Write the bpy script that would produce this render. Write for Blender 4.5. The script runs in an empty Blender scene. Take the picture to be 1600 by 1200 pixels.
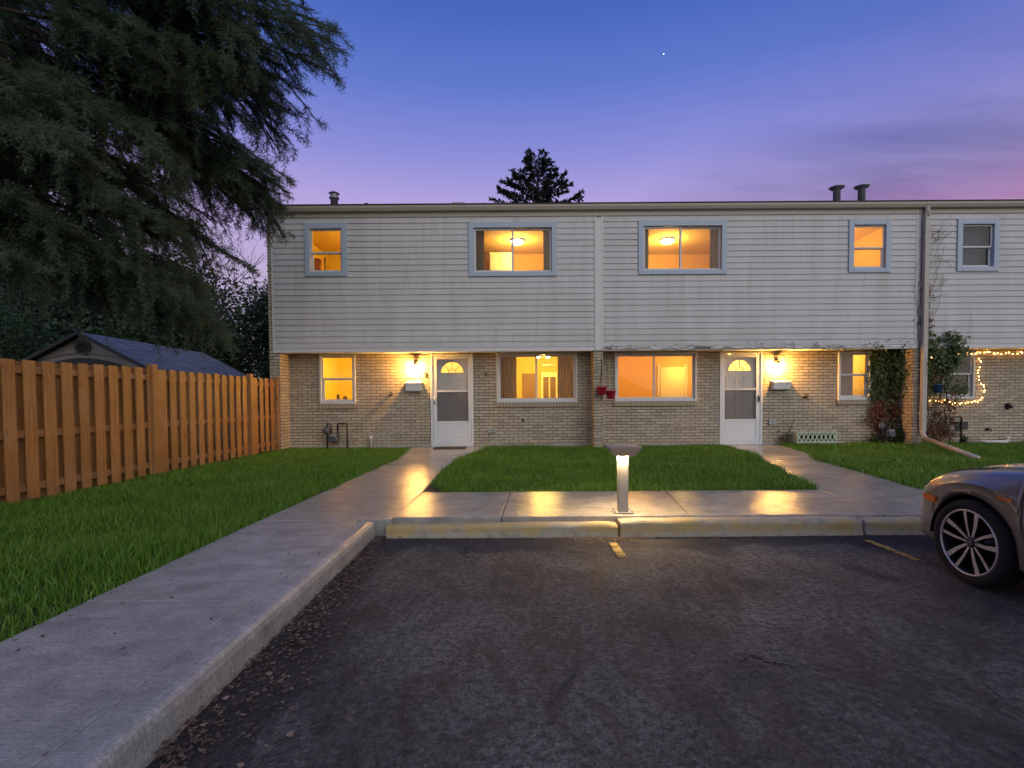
import bpy, bmesh, math, random
import numpy as np
from mathutils import Vector, Matrix
R = math.radians
rnd = random.Random(7)
rng = np.random.default_rng(11)
scene = bpy.context.scene
COL = scene.collection

# ------------------------------------------------------------------ materials
class NT:
    """tiny node builder"""
    def __init__(s, name, world=False):
        if world:
            s.m = bpy.data.worlds.new(name); scene.world = s.m
        else:
            s.m = bpy.data.materials.new(name)
        s.m.use_nodes = True
        s.t = s.m.node_tree
        s.t.nodes.clear()
    def n(s, typ, props=None, **ins):
        nd = s.t.nodes.new(typ)
        for k, v in (props or {}).items():
            setattr(nd, k, v)
        for k, v in ins.items():
            s.set(nd, k, v)
        return nd
    def set(s, nd, k, v):
        key = k.replace('_', ' ') if isinstance(k, str) else k
        sock = None
        if isinstance(k, int):
            sock = nd.inputs[k]
        else:
            if k.startswith('i') and k[1:].isdigit():
                sock = nd.inputs[int(k[1:])]
            else:
                sock = nd.inputs[key]
        if isinstance(v, bpy.types.NodeSocket):
            s.t.links.new(v, sock)
        elif isinstance(v, bpy.types.Node):
            s.t.links.new(v.outputs[0], sock)
        else:
            if sock.type == 'RGBA' and len(v) == 3:
                v = (*v, 1)
            sock.default_value = v
    def math(s, op, a, b=0.0, c=0.0, clamp=False):
        return s.n('ShaderNodeMath', dict(operation=op, use_clamp=clamp), i0=a, i1=b, i2=c)
    def obj(s):
        return s.n('ShaderNodeTexCoord').outputs['Object']
    def mapping(s, vec, scale=(1, 1, 1), rot=(0, 0, 0), loc=(0, 0, 0)):
        return s.n('ShaderNodeMapping', Vector=vec, Scale=scale, Rotation=rot, Location=loc)
    def noise(s, vec, scale, detail=4.0, rough=.55, dist=0.0):
        return s.n('ShaderNodeTexNoise', Vector=vec, Scale=scale, Detail=detail, Roughness=rough, Distortion=dist)
    def ramp(s, fac, stops, interp='LINEAR'):
        nd = s.n('ShaderNodeValToRGB', Fac=fac)
        cr = nd.color_ramp; cr.interpolation = interp
        while len(cr.elements) < len(stops):
            cr.elements.new(.5)
        for e, (p, c) in zip(cr.elements, stops):
            e.position = p
            if not hasattr(c, '__len__'):
                c = (c, c, c)
            e.color = (*c, 1)
        return nd
    def mix(s, fac, a, b, blend='MIX'):
        nd = s.n('ShaderNodeMix', dict(data_type='RGBA', blend_type=blend))
        s.set(nd, 0, fac); s.set(nd, 6, a); s.set(nd, 7, b)
        return nd.outputs[2]
    def bump(s, h, strength=.3, dist=.01, normal=None):
        nd = s.n('ShaderNodeBump', Strength=strength, Distance=dist, Height=h)
        if normal is not None:
            s.set(nd, 'Normal', normal)
        return nd
    def out(s, sh):
        s.t.links.new(sh.outputs[0] if isinstance(sh, bpy.types.Node) else sh, s.n('ShaderNodeOutputMaterial').inputs[0])
        return s.m
    def bsdf(s, col, rough=.6, metal=0.0, normal=None, **kw):
        b = s.n('ShaderNodeBsdfPrincipled')
        s.set(b, 'Base Color', col); s.set(b, 'Roughness', rough); s.set(b, 'Metallic', metal)
        if normal is not None: s.set(b, 'Normal', normal)
        for k, v in kw.items(): s.set(b, k, v)
        return b

def mul(c, f): return tuple(x * f for x in c)

def plain(name, col, rough=.5, metal=0.0, var=.12, scale=6., bump=.0, bscale=60., **kw):
    """one surface colour with a little uneven wear so that nothing is perfectly flat"""
    k = NT(name); o = k.obj()
    nz = k.noise(o, scale, 5)
    c = k.mix(nz.outputs[0], mul(col, 1 - var), mul(col, 1 + var))
    rr = k.ramp(k.noise(o, scale * 2.3, 3).outputs[0], [(.3, max(0, rough - .08)), (.7, min(1, rough + .08))])
    nm = k.bump(k.noise(o, bscale, 3), bump, .004) if bump else None
    return k.out(k.bsdf(c, rr.outputs[0], metal, nm, **kw))

def emit(name, col, strength):
    k = NT(name)
    return k.out(k.n('ShaderNodeEmission', Color=(*col, 1), Strength=strength))

def glass(name, tint=(1, 1, 1), refl=.08, rough=.01):
    k = NT(name)
    tr = k.n('ShaderNodeBsdfTransparent', Color=tint)
    gl = k.n('ShaderNodeBsdfGlossy', Color=(1, 1, 1), Roughness=rough)
    fr = k.math('ADD', k.math('MULTIPLY', k.n('ShaderNodeFresnel', IOR=1.45), .7), refl * .08, clamp=True)
    return k.out(k.n('ShaderNodeMixShader', i0=fr, i1=tr, i2=gl))

def m_brick():
    k = NT('buff_brick'); o = k.obj()
    s = k.n('ShaderNodeSeparateXYZ', Vector=o)
    u = k.math('ADD', s.outputs[0], s.outputs[1])
    wob = k.noise(o, 14, 2)
    zz = k.math('ADD', s.outputs[2], k.math('MULTIPLY', k.math('SUBTRACT', wob, .5), .006))
    RH, BW = .0703, .232
    zr = k.math('DIVIDE', zz, RH); row = k.math('FLOOR', zr); fz = k.math('FRACT', zr)
    off = k.n('ShaderNodeTexWhiteNoise', dict(noise_dimensions='1D'), W=row)
    ur = k.math('ADD', k.math('DIVIDE', u, BW), k.math('ADD', k.math('MULTIPLY', k.math('MODULO', k.math('ABSOLUTE', row), 2.), .5), k.math('MULTIPLY', off.outputs[0], .12)))
    col = k.math('FLOOR', ur); fu = k.math('FRACT', ur)
    def gap(f, w, soft):
        d = k.math('MINIMUM', f, k.math('SUBTRACT', 1., f))
        return k.n('ShaderNodeMapRange', Value=d, From_Min=w, From_Max=w + soft, To_Min=1., To_Max=0.)
    mo = k.math('MAXIMUM', gap(fz, .055, .05).outputs[0], k.math('MULTIPLY', gap(fu, .016, .016).outputs[0], .95))
    wn = k.n('ShaderNodeTexWhiteNoise', dict(noise_dimensions='2D'), Vector=k.n('ShaderNodeCombineXYZ', X=col, Y=row))
    per = k.ramp(wn.outputs[0], [(0, (.35, .28, .205)), (.3, (.50, .415, .305)), (.7, (.59, .495, .37)), (1, (.47, .40, .305))])
    st = k.noise(k.mapping(o, (1, 1, .35)), 1.6, 5, .6)
    c = k.mix(k.math('MULTIPLY', k.ramp(st.outputs[0], [(.42, 0.), (.75, 1.)]).outputs[0], .4), per, (.25, .2, .155))
    gr = k.noise(o, 90, 4, .7)
    c = k.mix(.35, c, k.mix(gr.outputs[0], (.15, .12, .09), (.62, .55, .42)))
    c = k.mix(mo, c, (.045, .036, .030))
    h = k.math('ADD', k.math('SUBTRACT', 1.0, mo), k.math('MULTIPLY', gr, .25))
    return k.out(k.bsdf(c, .85, 0, k.bump(h, .8, .008)))

def m_soldier():
    k = NT('sill_brick'); o = k.obj()
    s = k.n('ShaderNodeSeparateXYZ', Vector=o)
    fr = k.math('FRACT', k.math('DIVIDE', s.outputs[0], .0735))
    g = k.math('LESS_THAN', fr, .13)
    nz = k.noise(o, 30, 4)
    c = k.mix(g, k.mix(nz, (.34, .27, .19), (.45, .37, .26)), (.07, .055, .045))
    return k.out(k.bsdf(c, .85, 0, k.bump(k.math('SUBTRACT', nz, g), .6, .006)))

def m_siding():
    k = NT('vinyl_siding'); o = k.obj()
    st = k.noise(k.mapping(o, (.9, .9, .12)), 2.2, 6, .65)
    c = k.ramp(st.outputs[0], [(.3, (.47, .465, .465)), (.55, (.555, .55, .55)), (.8, (.59, .585, .58))])
    # courses differ a little, as vinyl does once it has weathered
    s = k.n('ShaderNodeSeparateXYZ', Vector=o)
    cid = k.math('FLOOR', k.math('DIVIDE', s.outputs[2], .1305)); pid = k.math('FLOOR', k.math('DIVIDE', k.math('ADD', s.outputs[0], k.math('MULTIPLY', cid, 1.37)), 3.7))
    wn = k.n('ShaderNodeTexWhiteNoise', dict(noise_dimensions='2D'), Vector=k.n('ShaderNodeCombineXYZ', X=cid, Y=pid))
    c = k.mix(k.math('MULTIPLY', wn.outputs[0], .28), c, (.40, .385, .355))
    dk = k.noise(k.mapping(o, (5, 5, .35)), 1.3, 5, .7)
    c = k.mix(k.ramp(dk.outputs[0], [(.52, 0.), (.72, .4)]).outputs[0], c, (.33, .315, .28))
    gr = k.noise(k.mapping(o, (.6, 1, 30)), 9, 3)
    return k.out(k.bsdf(c, .55, 0, k.bump(gr, .12, .003)))

def m_concrete():
    k = NT('wet_concrete'); o = k.obj()
    big = k.noise(o, .8, 5, .6, .4); mid = k.noise(o, 5, 6, .65); fine = k.noise(o, 55, 5, .8)
    c = k.mix(k.ramp(mid.outputs[0], [(.36, 0.), (.64, 1.)]).outputs[0], (.33, .325, .315), (.52, .51, .49))
    c = k.mix(k.ramp(fine.outputs[0], [(.40, .55), (.56, 0.)]).outputs[0], c, (.16, .155, .15))
    g2 = k.noise(k.mapping(o, (3, 90, 1)), 1., 4, .7)
    c = k.mix(k.ramp(g2.outputs[0], [(.45, 0.), (.62, .3)]).outputs[0], c, (.19, .185, .18))
    wet = k.ramp(big.outputs[0], [(.36, 1.), (.68, .25)]).outputs[0]
    c = k.mix(k.math('MULTIPLY', wet, .45), c, k.mix(.5, c, (.10, .098, .095)))
    dr = k.noise(k.mapping(o, (1, 2.2, 1)), 2.4, 5, .6, 1.)
    c = k.mix(k.ramp(dr.outputs[0], [(.50, 0.), (.72, .5)]).outputs[0], c, (.12, .115, .11))
    broom = k.n('ShaderNodeTexWave', dict(bands_direction='Y'), Vector=o, Scale=22., Distortion=3.5, Detail=3., Detail_Scale=1.5)
    sy = k.n('ShaderNodeSeparateXYZ', Vector=o)
    damp_lamplit = k.n('ShaderNodeMapRange', Value=k.math('ADD', sy.outputs[1], k.math('MULTIPLY', big, 1.4)), From_Min=4.6, From_Max=5.8).outputs[0]
    c = k.mix(k.math('MULTIPLY', damp_lamplit, .55), c, k.mix(.5, c, (.20, .165, .14)))  # tan warmth of the lamps is put into the colour of the damp part
    rough = k.ramp(k.math('ADD', k.math('ADD', k.math('MULTIPLY', wet, .35), k.math('MULTIPLY', mid, .3)), k.math('MULTIPLY', damp_lamplit, .4)), [(.3, .46), (.55, .30), (.9, .17)]).outputs[0]
    h = k.math('ADD', k.math('MULTIPLY', broom.outputs[1], .25), k.math('MULTIPLY', fine, .7))
    h = k.math('ADD', h, k.math('MULTIPLY', mid, .35))
    return k.out(k.bsdf(c, rough, 0, k.bump(h, .32, .006), Specular_IOR_Level=.62))

def m_kerb():
    k = NT('painted_kerb_concrete'); o = k.obj()
    a = k.noise(o, 3.2, 6, .7, .6); b = k.noise(o, 70, 4, .7); e = k.noise(o, 11, 5, .7)
    con = k.mix(b, (.25, .22, .165), (.44, .395, .31))
    con = k.mix(k.ramp(e.outputs[0], [(.5, 0.), (.72, .7)]).outputs[0], con, (.13, .12, .105))
    paint = k.mix(e, (.40, .26, .045), (.46, .34, .12))
    s = k.n('ShaderNodeSeparateXYZ', Vector=o)
    zb = k.ramp(s.outputs[2], [(0., .25), (1., .25)])
    low = k.ramp(k.n('ShaderNodeMapRange', Value=s.outputs[2], From_Min=-.15, From_Max=0.).outputs[0], [(0., 0.), (.35, .16), (.6, .2), (.8, .14), (1., .04)])
    f = k.ramp(k.math('ADD', a, low.outputs[0]), [(.57, 0.), (.72, .7)]).outputs[0]
    c = k.mix(f, con, paint)
    return k.out(k.bsdf(c, .7, 0, k.bump(k.math('ADD', b, k.math('MULTIPLY', e, .8)), .6, .008)))

def m_asphalt():
    k = NT('asphalt'); o = k.obj()
    big = k.noise(o, .75, 7, .62, .6); mid = k.noise(k.mapping(o, (1, .45, 1)), 3.1, 6, .68, .8)
    vo = k.n('ShaderNodeTexVoronoi', Vector=o, Scale=70.)
    sp = k.noise(o, 170, 2, .6)
    c = k.ramp(big.outputs[0], [(.36, (.072, .069, .066)), (.47, (.15, .142, .134)), (.56, (.19, .179, .166)), (.68, (.26, .245, .225))])
    c = k.mix(k.ramp(mid.outputs[0], [(.36, .9), (.52, 0.)]).outputs[0], c, (.040, .037, .040))
    st = k.noise(k.mapping(o, (1.3, .5, 1), (0, 0, R(12))), 1.1, 5, .6, 1.2)
    c = k.mix(k.ramp(st.outputs[0], [(.55, 0.), (.66, .75)]).outputs[0], c, (.038, .035, .038))
    s3 = k.noise(k.mapping(o, (1, .4, 1), (0, 0, R(-20)), (5, 3, 0)), 1.7, 5, .65, .8)
    c = k.mix(k.ramp(s3.outputs[0], [(.58, 0.), (.70, .4)]).outputs[0], c, (.30, .285, .28))
    gr = k.noise(o, 26, 6, .85)
    c = k.mix(k.ramp(gr.outputs[0], [(.40, .85), (.58, 0.)]).outputs[0], c, (.028, .026, .029))
    c = k.mix(k.ramp(gr.outputs[0], [(.60, 0.), (.74, .5)]).outputs[0], c, (.26, .245, .24))
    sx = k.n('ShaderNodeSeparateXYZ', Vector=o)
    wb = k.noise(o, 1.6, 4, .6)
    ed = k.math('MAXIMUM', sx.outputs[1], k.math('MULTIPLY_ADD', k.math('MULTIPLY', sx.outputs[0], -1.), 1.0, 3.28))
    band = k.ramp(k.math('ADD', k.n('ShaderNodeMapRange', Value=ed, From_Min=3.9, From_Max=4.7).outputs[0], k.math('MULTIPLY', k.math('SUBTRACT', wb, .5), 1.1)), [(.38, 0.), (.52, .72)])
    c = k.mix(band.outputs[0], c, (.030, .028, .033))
    c = k.mix(k.ramp(vo.outputs[1], [(0., 0.), (.86, 0.), (.98, .4)]).outputs[0], c, (.34, .31, .29))
    c = k.mix(k.ramp(sp.outputs[0], [(.5, 0.), (.75, .6)]).outputs[0], c, (.015, .014, .015))
    # hairline cracks
    cv = k.n('ShaderNodeTexVoronoi', dict(feature='DISTANCE_TO_EDGE'), Vector=k.n('ShaderNodeVectorMath', dict(operation='ADD'), i0=o, i1=k.n('ShaderNodeVectorMath', dict(operation='SCALE'), i0=k.noise(o, 2.2, 5, .7).outputs[1], Scale=.9)), Scale=.55)
    cr = k.math('MULTIPLY', k.math('LESS_THAN', cv.outputs[0], .006), k.ramp(k.noise(o, .9, 3).outputs[0], [(.5, 0.), (.58, 1.)]).outputs[0])
    c = k.mix(k.math('MULTIPLY', cr, .85), c, (.008, .008, .009))
    rough = k.ramp(mid.outputs[0], [(.35, .68), (.6, .95)]).outputs[0]
    h = k.math('SUBTRACT', k.math('ADD', k.math('MULTIPLY', vo.outputs[0], 1.2), sp), k.math('MULTIPLY', cr, 2.))
    return k.out(k.bsdf(c, rough, 0, k.bump(h, 1., .010), Specular_IOR_Level=.3))

def m_wood():
    k = NT('stained_cedar'); o = k.obj()
    isl = k.n('ShaderNodeNewGeometry').outputs['Random Per Island']
    off = k.n('ShaderNodeVectorMath', dict(operation='ADD'), i0=o, i1=k.n('ShaderNodeCombineXYZ', X=k.math('MULTIPLY', isl, 37.), Y=k.math('MULTIPLY', isl, 11.), Z=k.math('MULTIPLY', isl, 53.)))
    gr = k.noise(k.mapping(off, (38, 38, 1.6)), 1., 6, .7, 1.5)
    kn = k.n('ShaderNodeTexVoronoi', Vector=k.mapping(off, (5.5, 5.5, 1.9)), Scale=1.)
    kk = k.ramp(kn.outputs[0], [(.03, 1.), (.13, 0.)]).outputs[0]
    c = k.ramp(gr.outputs[0], [(.34, (.20, .080, .022)), (.5, (.37, .160, .044)), (.66, (.47, .225, .072))])
    c = k.mix(k.math('MULTIPLY', isl, .8), c, k.mix(.7, c, (.22, .10, .032)))
    sz = k.n('ShaderNodeSeparateXYZ', Vector=o)
    dirt = k.math('MULTIPLY', k.n('ShaderNodeMapRange', Value=sz.outputs[2], From_Min=.45, From_Max=.0).outputs[0], k.noise(off, 9, 4, .7).outputs[0], clamp=True)
    c = k.mix(k.math('MULTIPLY', dirt, .6), c, (.09, .06, .04))
    c = k.mix(k.math('MULTIPLY', kk, .75), c, (.06, .022, .01))
    fade = k.noise(off, 1.7, 3)
    c = k.mix(k.math('MULTIPLY', k.ramp(fade.outputs[0], [(.45, 0.), (.7, 1.)]).outputs[0], .35), c, (.46, .27, .13))
    return k.out(k.bsdf(c, .6, 0, k.bump(gr, .3, .004)))

def m_leaf(name, stops, rough=.6, transl=.25):
    k = NT(name)
    isl = k.n('ShaderNodeNewGeometry').outputs['Random Per Island']
    nz = k.noise(k.obj(), 1.3, 3)
    f = k.math('ADD', k.math('MULTIPLY', isl, .6), k.math('MULTIPLY', nz, .4))
    c = k.ramp(f, stops)
    b = k.bsdf(c, rough)
    tr = k.n('ShaderNodeBsdfTranslucent', Color=c)
    return k.out(k.n('ShaderNodeMixShader', i0=transl, i1=b, i2=tr))

def m_shingle(name, base, w, h):
    k = NT(name); o = k.n('ShaderNodeTexCoord').outputs['UV']
    br = k.n('ShaderNodeTexBrick', dict(offset=.5), Vector=o, Scale=1.0, Color1=mul(base, .65), Color2=mul(base, 1.35), Mortar=mul(base, .3), Mortar_Size=.006, Brick_Width=w, Row_Height=h)
    nz = k.noise(o, 60, 3)
    c = k.mix(.35, br.outputs[0], k.mix(nz, mul(base, .4), mul(base, 1.7)))
    return k.out(k.bsdf(c, .75, 0, k.bump(k.math('SUBTRACT', nz, k.math('MULTIPLY', br.outputs[1], 2.)), .6, .008)))

M = {}
M['brick'] = m_brick(); M['sill'] = m_soldier(); M['siding'] = m_siding(); M['concrete'] = m_concrete(); M['kerb'] = m_kerb()
M['asphalt'] = m_asphalt(); M['wood'] = m_wood()
M['trim'] = plain('white_trim', (.62, .615, .60), .45, var=.06)
M['bluetrim'] = plain('pale_blue_trim', (.38, .45, .55), .45, var=.06)
M['vinylframe'] = plain('window_vinyl', (.60, .60, .60), .4, var=.05)
M['innerdoor'] = plain('inner_door_paint', (.60, .57, .53), .45, var=.05)
M['whitedoor'] = plain('white_door_paint', (.66, .68, .70), .35, var=.05)
M['gutter'] = plain('gutter_metal', (.42, .38, .32), .4, var=.1)
M['downspout'] = plain('downspout_metal', (.42, .38, .34), .4, var=.14)
M['roof'] = plain('roof_felt', (.045, .045, .05), .9, var=.3, scale=12, bump=.4)
M['found'] = plain('foundation_concrete', (.34, .32, .29), .9, var=.2, bump=.4)
M['pane'] = glass('window_glass')
M['screen'] = glass('insect_screen_glass', (.60, .58, .60), .25, .3)
M['black'] = plain('black_metal', (.025, .025, .028), .45)
M['pipe'] = plain('dark_gas_pipe', (.05, .04, .035), .55, var=.3)
M['meter'] = plain('meter_grey', (.075, .08, .095), .5, var=.15)
M['galv'] = plain('galvanised_metal', (.34, .35, .37), .42, .7, var=.2, scale=14)
M['bollard'] = plain('bollard_aluminium', (.27, .265, .27), .45, .3, var=.08)
M['bollardhead'] = plain('bollard_head_grey', (.20, .20, .21), .5, .2, var=.08)
M['pvc'] = plain('white_pvc', (.78, .75, .70), .4, var=.1)
M['redpot'] = plain('red_plastic', (.36, .012, .035), .4)
M['bluepot'] = plain('blue_pot', (.02, .06, .12), .4)
M['greyplastic'] = plain('grey_plastic', (.36, .35, .34), .5)
M['rubber'] = plain('door_mat_rubber', (.02, .018, .016), .9, var=.3, scale=40, bump=.6)
M['soil'] = plain('soil', (.035, .028, .02), .95, var=.4, scale=9, bump=.8, bscale=40)
M['lawnsoil'] = plain('lawn_soil', (.022, .032, .010), .95, var=.4, scale=9, bump=.8, bscale=40)
M['earth'] = plain('earth', (.04, .045, .025), .95, var=.4, scale=2, bump=.6)
M['bark'] = plain('spruce_bark', (.075, .058, .045), .9, var=.4, scale=16, bump=.8, bscale=30)
M['deadtwig'] = plain('dead_twig', (.15, .13, .115), .9, var=.3)
M['vinestem'] = plain('vine_stem', (.085, .05, .033), .9, var=.35)
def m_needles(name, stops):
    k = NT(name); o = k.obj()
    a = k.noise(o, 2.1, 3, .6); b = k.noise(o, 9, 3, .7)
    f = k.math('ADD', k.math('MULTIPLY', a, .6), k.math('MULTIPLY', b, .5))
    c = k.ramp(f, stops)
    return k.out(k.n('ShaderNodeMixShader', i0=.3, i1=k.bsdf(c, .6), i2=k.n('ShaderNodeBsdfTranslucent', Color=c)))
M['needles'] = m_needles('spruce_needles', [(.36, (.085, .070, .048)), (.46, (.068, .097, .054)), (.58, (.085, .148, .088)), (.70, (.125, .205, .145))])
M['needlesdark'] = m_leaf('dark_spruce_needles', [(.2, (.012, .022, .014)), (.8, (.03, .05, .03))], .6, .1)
M['leafgreen'] = m_leaf('green_leaves', [(.15, (.03, .055, .018)), (.5, (.05, .095, .028)), (.85, (.08, .14, .04))], .5, .35)
M['leafdark'] = m_leaf('dark_leaves', [(.15, (.018, .038, .017)), (.5, (.03, .06, .025)), (.85, (.055, .09, .035))], .5, .3)
M['grass'] = m_leaf('grass_blades', [(.12, (.05, .11, .012)), (.4, (.095, .225, .018)), (.7, (.145, .30, .026)), (.86, (.23, .33, .05)), (.97, (.32, .28, .11))], .45, .35)
M['vineleaf'] = m_leaf('vine_leaves_green', [(.1, (.03, .06, .014)), (.6, (.065, .11, .022)), (.9, (.12, .14, .03))], .5, .3)
M['vinered'] = m_leaf('vine_leaves_red', [(.1, (.07, .018, .012)), (.45, (.15, .045, .018)), (.8, (.20, .09, .03)), (.95, (.09, .1, .03))], .6, .25)
M['litter'] = m_leaf('fallen_leaves', [(.1, (.035, .022, .015)), (.5, (.10, .055, .04)), (.9, (.26, .19, .13))], .8, .05)
M['shedwall'] = plain('shed_resin', (.34, .31, .28), .6, var=.08)
M['shedtrim'] = plain('shed_trim', (.04, .038, .04), .6)
M['shedvent'] = plain('shed_vent', (.075, .065, .065), .6)
M['shedroof'] = m_shingle('shed_shingle', (.26, .265, .30), .33, .14)
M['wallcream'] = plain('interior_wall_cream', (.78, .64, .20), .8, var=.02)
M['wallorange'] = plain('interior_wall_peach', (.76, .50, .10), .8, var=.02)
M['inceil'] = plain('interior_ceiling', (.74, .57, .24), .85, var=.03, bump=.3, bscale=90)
M['indoor'] = plain('interior_door_paint', (.80, .76, .66), .5, var=.02)
M['inwood'] = plain('interior_brown_wood', (.20, .11, .05), .5)
M['darkwood'] = plain('dark_wood', (.10, .05, .025), .5)
M['curtain'] = plain('curtain_cloth', (.34, .25, .20), .9, var=.1)
M['bulb'] = emit('lamp_glow', (1., .74, .38), 26.)
M['porchglow'] = emit('porch_bulb_glow', (1., .49, .11), 3300.)
M['ledglow'] = emit('led_glow', (1., .68, .32), 560.)
M['fairy'] = emit('fairy_light_glow', (1., .50, .12), 34.)
M['star'] = emit('star_glow', (.9, .95, 1.), 6.)
M['blind'] = plain('window_blind', (.03, .045, .085), .7)  # dark blue stands in for the reflection on the unlit pane
M['carpaint'] = None
def m_car():
    k = NT('car_paint_grey'); o = k.obj()
    fl = k.n('ShaderNodeTexVoronoi', Vector=o, Scale=900.)
    c = k.mix(k.math('MULTIPLY', fl.outputs[0], .3), (.19, .168, .158), (.26, .235, .22))
    dust = k.noise(o, 5, 5, .7)
    rough = k.ramp(dust.outputs[0], [(.35, .26), (.75, .42)]).outputs[0]
    return k.out(k.bsdf(c, rough, .55, None, Coat_Weight=1.0, Coat_Roughness=.04))
M['carpaint'] = m_car()
M['carglass'] = plain('car_window_glass', (.012, .013, .016), .05)
M['tyre'] = plain('tyre_rubber', (.007, .007, .0075), .9, var=.2, scale=30)
M['rimface'] = plain('machined_alloy', (.55, .52, .50), .32, .5, var=.06)
M['rimdark'] = plain('dark_alloy', (.03, .03, .033), .4, .6)
M['amber'] = plain('amber_marker', (.75, .16, .02), .25)
M['headlamp'] = plain('headlamp_lens', (.30, .31, .33), .1, .4)
M['chrome'] = plain('chrome', (.6, .6, .62), .15, 1.0)
M['brass'] = plain('bronze_number', (.06, .035, .015), .4, .5)

# ------------------------------------------------------------------ mesh helpers
class MB:
    def __init__(s): s.v = []; s.f = []
    def add(s, vs, fs):
        b = len(s.v); s.v += [tuple(p) for p in vs]; s.f += [tuple(i + b for i in f) for f in fs]; return s
    def box(s, x0, x1, y0, y1, z0, z1):
        return s.add([(x0, y0, z0), (x1, y0, z0), (x1, y1, z0), (x0, y1, z0), (x0, y0, z1), (x1, y0, z1), (x1, y1, z1), (x0, y1, z1)],
                     [(0, 3, 2, 1), (4, 5, 6, 7), (0, 1, 5, 4), (1, 2, 6, 5), (2, 3, 7, 6), (3, 0, 4, 7)])
    def prism(s, poly, a, b, axis='z'):
        def P(u, v, w): return {'z': (u, v, w), 'y': (u, w, v), 'x': (w, u, v)}[axis]
        n = len(poly)
        vs = [P(u, v, a) for u, v in poly] + [P(u, v, b) for u, v in poly]
        fs = [tuple(range(n - 1, -1, -1)), tuple(range(n, 2 * n))] + [(i, (i + 1) % n, n + (i + 1) % n, n + i) for i in range(n)]
        return s.add(vs, fs)
    def tube(s, pts, r, n=8, caps=True):
        pts = [Vector(p) for p in pts]
        rs = r if hasattr(r, '__len__') else [r] * len(pts)
        vs = []; up = Vector((0, 0, 1))
        prev = None
        for i, p in enumerate(pts):
            d = (pts[min(i + 1, len(pts) - 1)] - pts[max(i - 1, 0)]).normalized()
            if prev is None:
                a = d.orthogonal().normalized()
            else:
                a = (prev - d * prev.dot(d))
                a = a.normalized() if a.length > 1e-6 else d.orthogonal().normalized()
            prev = a; b = d.cross(a)
            for j in range(n):
                t = 2 * math.pi * j / n
                vs.append(p + (a * math.cos(t) + b * math.sin(t)) * rs[i])
        fs = [(i * n + j, i * n + (j + 1) % n, (i + 1) * n + (j + 1) % n, (i + 1) * n + j) for i in range(len(pts) - 1) for j in range(n)]
        if caps:
            fs += [tuple(range(n - 1, -1, -1)), tuple(range((len(pts) - 1) * n, len(pts) * n))]
        return s.add(vs, fs)
    def lathe(s, prof, c=(0, 0, 0), n=20, axis='z', caps=True):
        vs = []
        for r, h in prof:
            for j in range(n):
                t = 2 * math.pi * j / n; a, b = r * math.cos(t), r * math.sin(t)
                q = {'z': (a, b, h), 'y': (a, h, b), 'x': (h, a, b)}[axis]
                vs.append((q[0] + c[0], q[1] + c[1], q[2] + c[2]))
        fs = [(i * n + j, i * n + (j + 1) % n, (i + 1) * n + (j + 1) % n, (i + 1) * n + j) for i in range(len(prof) - 1) for j in range(n)]
        if caps: fs += [tuple(range(n - 1, -1, -1)), tuple(range((len(prof) - 1) * n, len(prof) * n))]
        return s.add(vs, fs)
    def build(s, name, m, parent=None, smooth=False, bevel=0, seg=2, fixn=True):
        me = bpy.data.meshes.new(name); me.from_pydata(s.v, [], s.f); me.update()
        if fixn:
            bm = bmesh.new(); bm.from_mesh(me); bmesh.ops.recalc_face_normals(bm, faces=bm.faces); bm.to_mesh(me); bm.free()
        return link(name, me, m, parent, smooth, bevel, seg)

def link(name, me, m, parent=None, smooth=False, bevel=0, seg=2):
    if isinstance(m, (list, tuple)):
        for q in m: me.materials.append(q)
    elif m is not None:
        me.materials.append(m)
    o = bpy.data.objects.new(name, me); COL.objects.link(o)
    if parent is not None:
        o.parent = parent
        off = Vector((0, 0, 0)); q = parent
        while q is not None:
            off += q.location; q = q.parent
        o.location = -off
    if smooth:
        me.polygons.foreach_set('use_smooth', np.ones(len(me.polygons), dtype=bool))
    if bevel:
        b = o.modifiers.new('bevel', 'BEVEL'); b.width = bevel; b.segments = seg; b.limit_method = 'ANGLE'; b.angle_limit = R(40)
    return o

def np_mesh(name, V, F, m, parent=None, smooth=False):
    V = np.ascontiguousarray(V, dtype=np.float32); F = np.ascontiguousarray(F, dtype=np.int32)
    me = bpy.data.meshes.new(name); k = F.shape[1]
    me.vertices.add(len(V)); me.vertices.foreach_set('co', V.ravel())
    me.loops.add(F.size); me.loops.foreach_set('vertex_index', F.ravel())
    me.polygons.add(len(F)); me.polygons.foreach_set('loop_start', np.arange(0, F.size, k, dtype=np.int32))
    me.update(calc_edges=True); me.validate()
    return link(name, me, m, parent, smooth)

def thing(name, label, cat, loc=(0, 0, 0), group=None):
    o = bpy.data.objects.new(name, None); COL.objects.link(o); o.location = loc; o.empty_display_size = .1
    return tag(o, label, cat, group)
def tag(o, label, cat, group=None):
    o['label'] = label; o['category'] = cat
    if group: o['group'] = group
    return o
def kind(o, k='structure'):
    o['kind'] = k; return o
def dup(root, delta, label, group=None):
    r = root.copy(); COL.objects.link(r); r.location = root.location + Vector(delta); r['label'] = label
    if group: r['group'] = group
    for ch in root.children:
        c = ch.copy(); COL.objects.link(c); c.parent = r
        for g in ch.children:
            d = g.copy(); COL.objects.link(d); d.parent = c
    return r

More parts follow.
